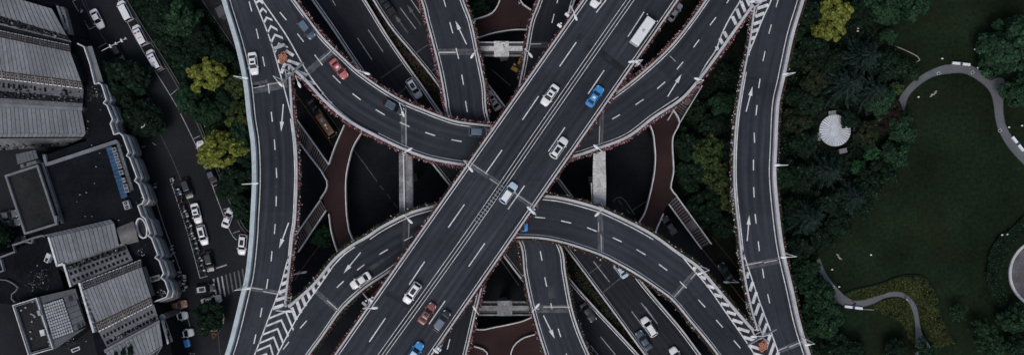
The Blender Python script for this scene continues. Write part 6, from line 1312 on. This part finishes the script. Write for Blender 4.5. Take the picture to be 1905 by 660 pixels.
def cushion(label, px, py, z, extra=True):
    c = P(px, py, z); r = empty('crash_cushion', c); tag(r, label, 'crash cushion', 'crash cushions at the gore tips')
    for i, (x, y) in enumerate(((0, 0), (.62, .25), (-.1, .68), (-.62, .3), (-.55, -.42), (.05, -.68), (.6, -.42), (.25, .95), (-.35, -1.05))):
        mb = MB(); mb.cyl((x*.92, y*.92), .33, .004, .95, 12); b = mb.build('barrel', M['barrel_orange'], r)
        mb = MB(); mb.cyl((x*.92, y*.92), .13, .94, .97, 8); mb.build('barrel_lid', M['dark'] if i == 0 else M['petal_deep'], b)
cushion('orange barrel cluster on the upper left gore above the gantry', 528, 108, Z_ARC); cushion('orange barrel cluster on the lower right gore at the bottom', 1418, 641, Z_ARC)
def nose(label, px, py, z, ang, s=1.0):
    r = empty('gore_barrier', P(px, py, z), ang, s); tag(r, label, 'barrier', 'steel nose barriers at the gore tips')
    mb = MB(); n = 9; pts = [(.95*math.cos(math.pi*(k/(n-1))-0), .95*math.sin(math.pi*k/(n-1))) for k in range(n)]; pts = [(1.0, -2.4)]+pts+[(-1.0, -2.4)]
    p = np.array(pts); sweep(p, normals(p), -.13, .13, .02, 1.0, mb); mb.build('rail', M['parapet'], r); mb = MB(); mb.box((0, -.6, .5), (1.3, .25, .8)); mb.build('bracket', M['metal'], r); mb = MB(); mb.box((0, -1.6, .5), (1.5, .2, .7)); mb.build('cross_bar', M['rail'], r)
nose('pale rounded steel barrier at the upper left gore tip', 537, 127, Z_ARC, R(14), .72); nose('pale steel barrier at the lower right gore tip', 1410, 622, Z_ARC, R(205), .8); nose('pale steel barrier at the upper right gore tip', 1402, 12, Z_ARC, R(-18), .75); nose('pale steel barrier at the lower left gore tip', 536, 561, Z_ARC, R(172), .6)
def post(label, px, py, z, col):
    r = empty('marker_post', P(px, py, z)); tag(r, label, 'marker post', 'signs on the parapets'); mb = MB(); mb.tube([(0, 0, 0), (0, 0, 1.6)], .06); mb.build('post', M['metal'], r); mb = MB(); mb.box((0, 0, 1.5), (.5, .9, .5), .9); mb.build('sign_box', col, r); mb = MB(); mb.box((.3, .5, 1.2), (.35, .3, .3)); mb.build('control_box', M['white_metal'], r)
post('small white and blue box on the highway edge beside the top lamp', 1054, 31, Z_MAIN, M['white_metal']); post('white box on the highway left edge below the top lamp', 1040, 51, Z_MAIN, M['white_metal']); post('white bracket on the highway right edge at the central joint', 991, 394, Z_MAIN, M['white_metal']); post('white bracket box on the highway right edge near the bottom', 818, 646, Z_MAIN, M['white_metal']); post('white box on the highway left edge by the lower left lamp', 692, 556, Z_MAIN, M['white_metal'])
post('grey box hung outside the highway left edge near the lower lamp', 680, 562, Z_MAIN-1, M['metal']); post('white bracket box on the highway right edge under the bus', 1184, 119, Z_MAIN, M['white_metal'])

# ------------------------------------------------------------------ people
def person(px, py, z, ang, top, low, label, sit=False, walk=.18):
    vs = [(0, 0, .95), (0, 0, 1.18), (0, 0, 1.42), (.02, 0, 1.55), (.04, 0, 1.70), (0, .20, 1.42), (0, -.20, 1.42), (-.05, .26, 1.14), (.08, -.26, 1.14), (.12, .25, .92), (.2, -.24, .95), (0, .1, .92), (0, -.1, .92), (.12 + walk*.3, .1, .5), (-.02-walk*.3, -.1, .5), (.05+walk, .1, .08), (-walk, -.1, .08), (.2+walk, .11, .05), (.14-walk, -.11, .05)]
    ed = [(0, 1), (1, 2), (2, 3), (3, 4), (2, 5), (2, 6), (5, 7), (6, 8), (7, 9), (8, 10), (0, 11), (0, 12), (11, 13), (12, 14), (13, 15), (14, 16), (15, 17), (16, 18)]
    rad = [.15, .16, .17, .06, .115, .08, .08, .05, .05, .04, .04, .10, .10, .07, .07, .05, .05, .045, .045]
    r = empty('person', P(px, py, z), ang); tag(r, label, 'person', 'people on foot')
    me = bpy.data.meshes.new('body'); me.from_pydata(vs, ed, []); o = link('body', me, r)
    for m in (M['skin'], top, low): me.materials.append(m)
    sk = o.modifiers.new('skin', 'SKIN'); 
    for i, v in enumerate(me.skin_vertices[0].data): v.radius = (rad[i], rad[i]*1.15); v.use_root = (i == 0)
    sb_ = o.modifiers.new('sub', 'SUBSURF'); sb_.levels = 1; sb_.render_levels = 1
    dg = bpy.context.evaluated_depsgraph_get(); ev = bpy.data.meshes.new_from_object(o.evaluated_get(dg)); o.modifiers.clear(); o.data = ev
    for p in ev.polygons:
        zc = p.center.z; p.material_index = 0 if zc > 1.53 or (abs(p.center.y) > .2 and zc < 1.05) else (1 if zc > .92 else 2); p.use_smooth = True
    if not ev.materials: 
        for m in (M['skin'], top, low): ev.materials.append(m)
    mb = MB(); mb.ellipsoid((.02, 0, 1.74), (.125, .115, .11), 9, 6); mb.build('hair', M['hair'], r, True)
    return r
person(1683, 555, .03, .9, M['cloth_white'], M['cloth_dark'], 'person in a white top walking on the winding park path')
person(1586, 563, .03, 2.2, M['cloth_dark'], M['cloth_white'], 'person in dark clothes standing by the winding path bench')
person(966, 7.5, Z_RING, 0.5, M['cloth_white'], M['cloth_white'], 'person in white near the top edge on the maroon footbridge'); person(967, 47, Z_RING, 2.0, M['stem'], M['cloth_dark'], 'person in brown on the upper maroon footbridge')

# ------------------------------------------------------------------ trees
def crown_mesh(name, seed, kind, mats, w, nclump=70, per=60, leaf=.075, flat=.8, rr=.27):
    g = np.random.default_rng(seed); C = []; N = []
    if kind == 'broad':
        # uneven outline: radius changes with the angle
        ph = g.uniform(0, 6.28, 4); am = g.uniform(.05, .15, 4)
        for k in range(nclump):
            t = g.uniform(0, 2*math.pi); e = math.asin(g.uniform(-.25, 1)); rad = g.uniform(.62, .92)*(1+sum(am[i]*math.sin((i+2)*t+ph[i]) for i in range(4)))
            c = np.array([rad*math.cos(e)*math.cos(t), rad*math.cos(e)*math.sin(t), flat*rad*math.sin(e)]); rc = rr*g.uniform(.6, 1.25)
            d = g.normal(size=(per, 3)); d /= np.linalg.norm(d, axis=1)[:, None]; d[:, 2] = np.where(d[:, 2] < -.3, -d[:, 2], d[:, 2]); rd_ = rc*g.uniform(.55, 1.05, per)**.6
            C.append(c+d*rd_[:, None]*np.array([1, 1, .8])); N.append(d+np.array([0, 0, .35])+g.normal(0, .35, (per, 3)))
    elif kind == 'fir':
        lv = 9
        for L_ in range(lv):
            f = L_/(lv-1); R_ = (1-f)**.85*.98+.05; z = -.2+1.5*f; nb_ = int(13-6*f)
            for b in range(nb_):
                t = 2*math.pi*(b+.5*(L_ % 2)+g.uniform(-.25, .25))/nb_; Rb = R_*g.uniform(.72, 1.15); m = int(44*(.4+R_*.8)); u = g.uniform(.08, 1, m); wv = .07*(1-u)*R_+.02
                x = u*Rb; y = g.normal(0, 1, m)*wv; zz = z-.22*u*u*Rb+g.normal(0, .02, m)
                C.append(np.stack([x*math.cos(t)-y*math.sin(t), x*math.sin(t)+y*math.cos(t), zz], 1)); N.append(np.stack([g.normal(0, .35, m)+.25*math.cos(t), g.normal(0, .35, m)+.25*math.sin(t), np.ones(m)], 1))
    else:  # sprawling: loose tufts on long limbs with gaps
        for b in range(11):
            t = 2*math.pi*b/11+g.uniform(-.3, .3); Rb = g.uniform(.6, 1.05)
            for k in range(6):
                u = .25+.75*k/5; c = np.array([Rb*u*math.cos(t+.25*u), Rb*u*math.sin(t+.25*u), .55-.4*u+g.uniform(-.1, .2)]); rc = .17*g.uniform(.6, 1.2)
                d = g.normal(size=(per//2, 3)); d /= np.linalg.norm(d, axis=1)[:, None]; d[:, 2] = np.abs(d[:, 2]); C.append(c+d*rc*g.uniform(.4, 1, per//2)[:, None]); N.append(d+np.array([0, 0, .5])+g.normal(0, .4, (per//2, 3)))
    C = np.concatenate(C); N = np.concatenate(N); n = len(C); V = leaf_quads(C, N, leaf*g.uniform(.6, 1.35, n))
    if kind == 'fir':
        th = np.arctan2(C[:, 1], C[:, 0])+g.normal(0, .22, n); l_ = g.uniform(.06, .13, n)[:, None]; d = np.stack([np.cos(th), np.sin(th), g.normal(-.15, .2, n)], 1)*l_; q = np.stack([-np.sin(th), np.cos(th), g.normal(0, .5, n)], 1)*g.uniform(.010, .022, n)[:, None]
        V = np.stack([C-d-q*.4, C+d*.2-q, C+d, C+d*.2+q], 1)
    mi = g.choice(len(mats), n, p=w)
    o = np_quads(name, V, [M[m] for m in mats], mi); me = o.data; bpy.data.objects.remove(o); return me
def trunk_mesh(seed, tall):
    g = random.Random(seed); mb = MB(); mb.tube([(0, 0, -tall), (.02, 0, -tall*.4), (0, .02, .15)], [.10, .07, .03], 7)
    for k in range(7):
        t = 6.28*k/7+g.uniform(-.3, .3); z = -tall*.35+.1*k*.4; mb.tube([(0, 0, z), (.3*math.cos(t), .3*math.sin(t), z+.25), (.62*math.cos(t), .62*math.sin(t), z+.42)], [.045, .03, .012], 5)
    return mb.mesh('trunk', M['trunk'])
TM = {k: [trunk_mesh(s, .9) for s in (1, 2)] for k in 'x'}['x']
CM = {
 'dark': [crown_mesh('crown', 10+i, 'broad', ['leaf_dark', 'leaf_green'], [.86, .14], 85, 58, .078, .75) for i in range(3)],
 'green': [crown_mesh('crown', 20+i, 'broad', ['leaf_green', 'leaf_dark', 'leaf_bright'], [.70, .26, .04], 90, 58, .072, .8, .24) for i in range(3)],
 'bright': [crown_mesh('crown', 30+i, 'broad', ['leaf_bright', 'leaf_green'], [.55, .45], 45, 40, .10, .8, .3) for i in range(2)],
 'olive': [crown_mesh('crown', 40+i, 'broad', ['leaf_olive', 'leaf_dark', 'leaf_green'], [.50, .30, .20], 95, 56, .068, .75, .20) for i in range(2)],
 'dull': [crown_mesh('crown', 45+i, 'broad', ['leaf_dull', 'leaf_dark'], [.6, .4], 95, 56, .068, .75, .20) for i in range(2)],
 'gold': [crown_mesh('crown', 50+i, 'broad', ['leaf_gold', 'leaf_olive'], [.86, .14], 100, 64, .070, .85, .19) for i in range(3)],
 'red': [crown_mesh('crown', 60, 'broad', ['leaf_red', 'leaf_dark'], [.7, .3], 50, 40, .09, .7)],
 'fir': [crown_mesh('crown', 70+i, 'fir', ['leaf_fir', 'leaf_dark'], [.72, .28], leaf=.040) for i in range(3)],
 'loose': [crown_mesh('crown', 80+i, 'loose', ['leaf_green', 'leaf_dark'], [.7, .3], 0, 48, .055) for i in range(2)]}
_tc = 0
def tree(kind, px, py, rpx, label, group=None, sx=1.0, rot_=None, hs=1.0, name=None):
    global _tc; _tc += 1
    zc = rpx*.045 + 1.6 if kind != 'fir' else rpx*.06+1.2; rad = rpx*(H-zc)/F; c = P(px, py, zc)
    r = empty(name or {'fir': 'fir_tree', 'gold': 'golden_tree', 'red': 'red_shrub'}.get(kind, 'broadleaf_tree' if rpx > 16 else 'shrub'), (c.x, c.y, 0), rot_ if rot_ is not None else rnd.uniform(0, 6.28))
    tag(r, label, 'tree' if rpx > 16 else 'shrub', group)
    ms = CM[kind]; o = link('crown', ms[_tc % len(ms)], r); o.location = (0, 0, zc); o.scale = (rad*sx, rad/sx, rad*hs)
    t = link('trunk', TM[_tc % 2], r); t.location = (0, 0, zc); k = zc/.9; t.scale = (max(rad*.8, .8), max(rad*.8, .8), k)
    return r
GW, GP, GM = 'trees in the strip beside the left street', 'trees in the park at the right', 'trees between the right hand ramps'
TREES = [
 # left strip
 ('gold', 386, 140, 32, 'round golden tree beside the left ramp, upper one', GW), ('gold', 413, 281, 39, 'large golden tree over the parked police saloon', GW, 1.15, .5),
 ('green', 350, 185, 25, 'green tree just below the upper golden tree', GW), ('green', 386, 210, 24, 'green tree between the two golden trees', GW), ('olive', 440, 160, 22, 'small olive tree touching the left ramp beside the uppermost lamp', GW), ('olive', 448, 212, 27, 'olive tree touching the left ramp right of the green trees', GW), ('green', 450, 252, 24, 'dark green tree touching the left ramp above the big golden tree', GW, .8),
 ('dark', 305, 25, 32, 'dark tree at the top of the planted strip, left', GW), ('green', 340, 40, 36, 'dark green tree at the top of the planted strip, middle', GW), ('dark', 322, 85, 24, 'dark tree at the upper kerb of the planted strip', GW), ('dark', 372, 75, 28, 'dark tree above the upper golden tree', GW), ('dark', 350, 110, 22, 'dark tree at the left shoulder of the upper golden tree', GW), ('dark', 412, 105, 20, 'dark tree between the upper golden tree and the left ramp', GW), ('dark', 420, 190, 20, 'dark tree between the green trees and the olive trees', GW),
 ('dark', 440, 330, 26, 'dark tree below the large golden tree', GW), ('dark', 455, 290, 20, 'dark tree right of the large golden tree', GW), ('dark', 420, 350, 18, 'small dark tree at the kerb below the large golden tree', GW), ('dark', 452, 385, 22, 'dark tree at the lower end of the planted strip', GW),
 ('dark', 236, 152, 42, 'broad dark street tree covering a white car', None), ('dark', 268, 222, 34, 'very dark street tree above the white ground lamp', None), ('dark', 391, 588, 27, 'round dark tree in its white rimmed bed in the lower car park', None), ('dark', -2, 435, 24, 'dark green tree cut by the left edge', None),
 # between the ramps
 ('green', 890, 16, 17, 'green tree beside the upper maroon footbridge', GM), ('dark', 872, -4, 20, 'dark tree cut by the top edge beside the maroon footbridge', GM), ('green', 600, 440, 20, 'dark green tree beside the lower left footbridge stairs', GM), ('dark', 590, 400, 14, 'dark shrub behind the lower left footbridge stairs', GM),
 ('green', 1342, 192, 22, 'green tree in the upper right wedge between ramps', GM), ('olive', 1316, 285, 33, 'large olive tree between the right ramps', GM), ('olive', 1330, 330, 28, 'olive tree below the large one between the right ramps', GM), ('dark', 1280, 270, 26, 'dark tree beside the upper right footbridge stairs', GM), ('dark', 1285, 325, 26, 'dark tree beside the right maroon footbridge', GM), ('olive', 1354, 370, 22, 'small olive tree touching the right ramp', GM), ('dark', 1310, 385, 30, 'dark tree above the lower right footbridge stairs', GM), ('dark', 1345, 420, 22, 'dark tree left of the lower right ramp arrow', GM), ('dark', 1325, 232, 22, 'dark tree above the large olive tree between the right ramps', GM), ('dark', 1350, 135, 16, 'dark tree high in the upper right wedge', GM), ('dark', 1352, 280, 18, 'dark tree right of the large olive one between ramps', GM), ('bright', 1291, 336, 8, 'small bright green shrub beside the right footbridge', GM), ('dark', 1295, 205, 18, 'dark tree under the upper right footbridge stairs', GM),
 # park
 ('gold', 1551, 30, 34, 'bright golden tree at the top of the park', GP, .86, .2), ('gold', 1530, 62, 20, 'lower lobe tree of the bright golden pair at the park top', GP),
 ('dark', 1505, 25, 22, 'dark tree between the right ramp and the golden tree', GP), ('green', 1640, 12, 34, 'dark green tree right of the golden tree at the top edge', GP), ('dark', 1605, 20, 26, 'dark tree touching the golden tree on its right', GP), ('green', 1698, 4, 30, 'green tree at the top edge left of the open lawn', GP), ('dark', 1722, -6, 18, 'dark tree cut by the top edge above the lawn', GP),
 ('green', 1653, 66, 14, 'small round green shrub left of the curved stone edging', GP), ('fir', 1602, 108, 44, 'tall dark fir with spread branches near the top of the park', GP), ('fir', 1572, 158, 44, 'tall dark fir left of centre in the park grove', GP), ('fir', 1620, 172, 40, 'dark fir above the round platform, right one', GP), ('green', 1638, 190, 28, 'green tree above the dark red shrubs', GP), ('dark', 1655, 122, 28, 'dark tree left of the curved stone edging tip', GP), ('bright', 1662, 118, 8, 'bright green shrub in the park grove', GP), ('dark', 1690, 130, 16, 'dark shrub tree at the inner lawn corner above the loop path', GP), ('green', 1700, 140, 10, 'green shrub at the loop path bend', GP), ('olive', 1666, 165, 14, 'olive shrub left of the loop path end', GP), ('red', 1655, 205, 22, 'dark red tree at the end of the loop path', GP), ('red', 1640, 232, 18, 'dark red tree right of the round platform benches', GP), ('red', 1692, 137, 7, 'dark red shrub near the loop path', GP),
 ('dull', 1512, 150, 26, 'dull olive tree between the right ramp and the firs', GP), ('dark', 1515, 95, 26, 'dark tree below the golden pair', GP), ('dark', 1548, 115, 22, 'dark tree between the golden pair and the firs', GP), ('dull', 1482, 225, 26, 'dull olive tree beside the right ramp above its second lamp', GP), ('dark', 1500, 195, 26, 'dark tree left of the platform grove', GP), ('dark', 1478, 180, 18, 'dark tree beside the uppermost right ramp lamp', GP), ('dark', 1495, 265, 24, 'dark tree left of the round platform', GP), ('dark', 1580, 222, 16, 'dark fir like tree overhanging the platform top', GP), ('dark', 1478, 60, 18, 'dark tree touching the right ramp near the top', GP), ('dark', 1484, 110, 16, 'dark tree touching the right ramp in the upper part', GP),
 ('fir', 1537, 318, 38, 'grey green fir below the round platform', GP), ('green', 1463, 330, 18, 'dark green tree beside the second right ramp lamp', GP), ('dark', 1490, 325, 26, 'dark tree between the right ramp and the grey fir', GP), ('dull', 1612, 248, 24, 'olive tree right of the round platform', GP), ('green', 1675, 240, 26, 'round dark green tree at the lawn edge', GP), ('green', 1660, 290, 26, 'round green tree below the lawn edge tree', GP), ('bright', 1621, 284, 14, 'small bright green tree, upper of two', GP), ('bright', 1594, 311, 13, 'small bright green tree, lower of two', GP), ('dark', 1640, 322, 24, 'dark tree at the diagonal lawn edge, upper', GP), ('dark', 1612, 345, 28, 'dark tree at the diagonal lawn edge, middle', GP), ('fir', 1582, 368, 36, 'dark fir near the diagonal lawn edge', GP), ('dark', 1600, 378, 22, 'dark tree at the diagonal lawn edge, lower', GP), ('dark', 1560, 415, 24, 'dark tree at the lower end of the diagonal lawn edge', GP), ('fir', 1500, 405, 40, 'pale grey green fir with star like branches', GP), ('dark', 1545, 375, 24, 'dark tree between the grey fir and the star like fir', GP), ('dark', 1475, 385, 18, 'dark tree between the star like fir and the right ramp', GP), ('dark', 1530, 445, 22, 'dark tree above the start of the winding path', GP), ('dark', 1488, 460, 22, 'dark tree beside the third right ramp lamp', GP),
 ('green', 1495, 505, 26, 'green tree left of the winding path start', GP), ('green', 1520, 548, 32, 'big green tree left of the winding path', GP), ('green', 1538, 590, 30, 'green tree below the winding path bench', GP), ('bright', 1536, 614, 18, 'brighter green tree low beside the bench', GP), ('green', 1508, 600, 26, 'green tree beside the lowest right ramp lamp', GP), ('dark', 1550, 640, 26, 'dark tree at the bottom edge left of the lower lawn', GP), ('dark', 1590, 655, 22, 'dark tree at the bottom edge of the lower lawn', GP), ('dark', 1665, 650, 20, 'dark tree at the bottom edge beside the path end', GP), ('loose', 1716, 652, 28, 'loose tree over the end of the winding path', GP), ('loose', 1781, 580, 18, 'small loose tree alone on the lower lawn', GP), ('loose', 1822, 612, 24, 'loose tree below the lone lawn tree', GP), ('loose', 1840, 640, 34, 'loose green tree at the bottom edge right of the bed', GP), ('green', 1888, 592, 28, 'green tree below the round plaza', GP), ('dark', 1895, 640, 24, 'dark tree in the bottom right corner', GP),
 ('green', 1868, 95, 48, 'very big green tree at the right of the upper lawn', GP), ('green', 1885, 62, 30, 'green tree at the right edge above the loop path', GP), ('green', 1893, 172, 28, 'green tree at the right edge below the very big one', GP), ('green', 1842, 110, 22, 'green tree at the left foot of the very big one', GP)]
for t in TREES: tree(*t)
# clipped hedge belt left of the round plaza
planting('hedge_belt', [(1905, 400), (1880, 425), (1855, 440), (1838, 470), (1832, 510), (1840, 550), (1862, 580), (1872, 560), (1862, 520), (1866, 480), (1885, 450), (1905, 432)], 9000, .2, 1.1, .15, ['leaf_dark', 'leaf_green'], [.8, .2], 'dark shrub belt curving left of the round plaza', 'shrub belt')
# undergrowth under the trees
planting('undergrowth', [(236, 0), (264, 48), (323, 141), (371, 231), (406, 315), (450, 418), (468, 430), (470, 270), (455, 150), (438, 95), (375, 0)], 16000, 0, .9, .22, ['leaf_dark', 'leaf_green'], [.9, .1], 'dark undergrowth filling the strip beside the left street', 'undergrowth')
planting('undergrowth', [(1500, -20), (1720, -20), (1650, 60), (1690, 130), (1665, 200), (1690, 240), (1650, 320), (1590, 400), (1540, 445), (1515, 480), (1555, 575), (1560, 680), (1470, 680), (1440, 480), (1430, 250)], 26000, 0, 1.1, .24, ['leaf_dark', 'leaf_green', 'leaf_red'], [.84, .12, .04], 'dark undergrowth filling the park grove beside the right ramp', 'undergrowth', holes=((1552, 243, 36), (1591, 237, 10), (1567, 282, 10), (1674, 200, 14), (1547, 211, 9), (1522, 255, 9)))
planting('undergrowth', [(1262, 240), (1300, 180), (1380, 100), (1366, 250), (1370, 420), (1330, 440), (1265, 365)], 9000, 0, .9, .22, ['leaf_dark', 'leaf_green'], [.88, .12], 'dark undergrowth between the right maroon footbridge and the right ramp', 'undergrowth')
# white rim of the round tree bed in the car park
r = empty('tree_bed_rim', P(392, 590, 0)); tag(r, 'white broken rim round the dark tree bed in the car park', 'kerb rim'); off = r.location.copy()
for seg in ([(408, 569), (413, 570), (414, 576)], [(414, 582), (416, 592), (414, 602), (408, 607)], [(388, 613), (394, 614), (409, 614)]):
    p = W2(np.array(seg, float), .3)-np.array([off.x, off.y]); mb = MB(); sweep(p, normals(p), -.14, .14, 0, .35, mb); mb.build('kerb_piece', M['sill'], r)
# rows of tall kerb wall along the park side of the street
o = strip('street_wall', [(196, -70), (237, 2), (266, 50), (324, 141), (350, 190), (372, 231), (389, 273), (407, 315), (429, 368), (451, 417), (466, 433), (482, 442)], .2, 'kerb', 0, .8, None); tag(o, 'low grey wall between the street bays and the planted strip', 'wall')
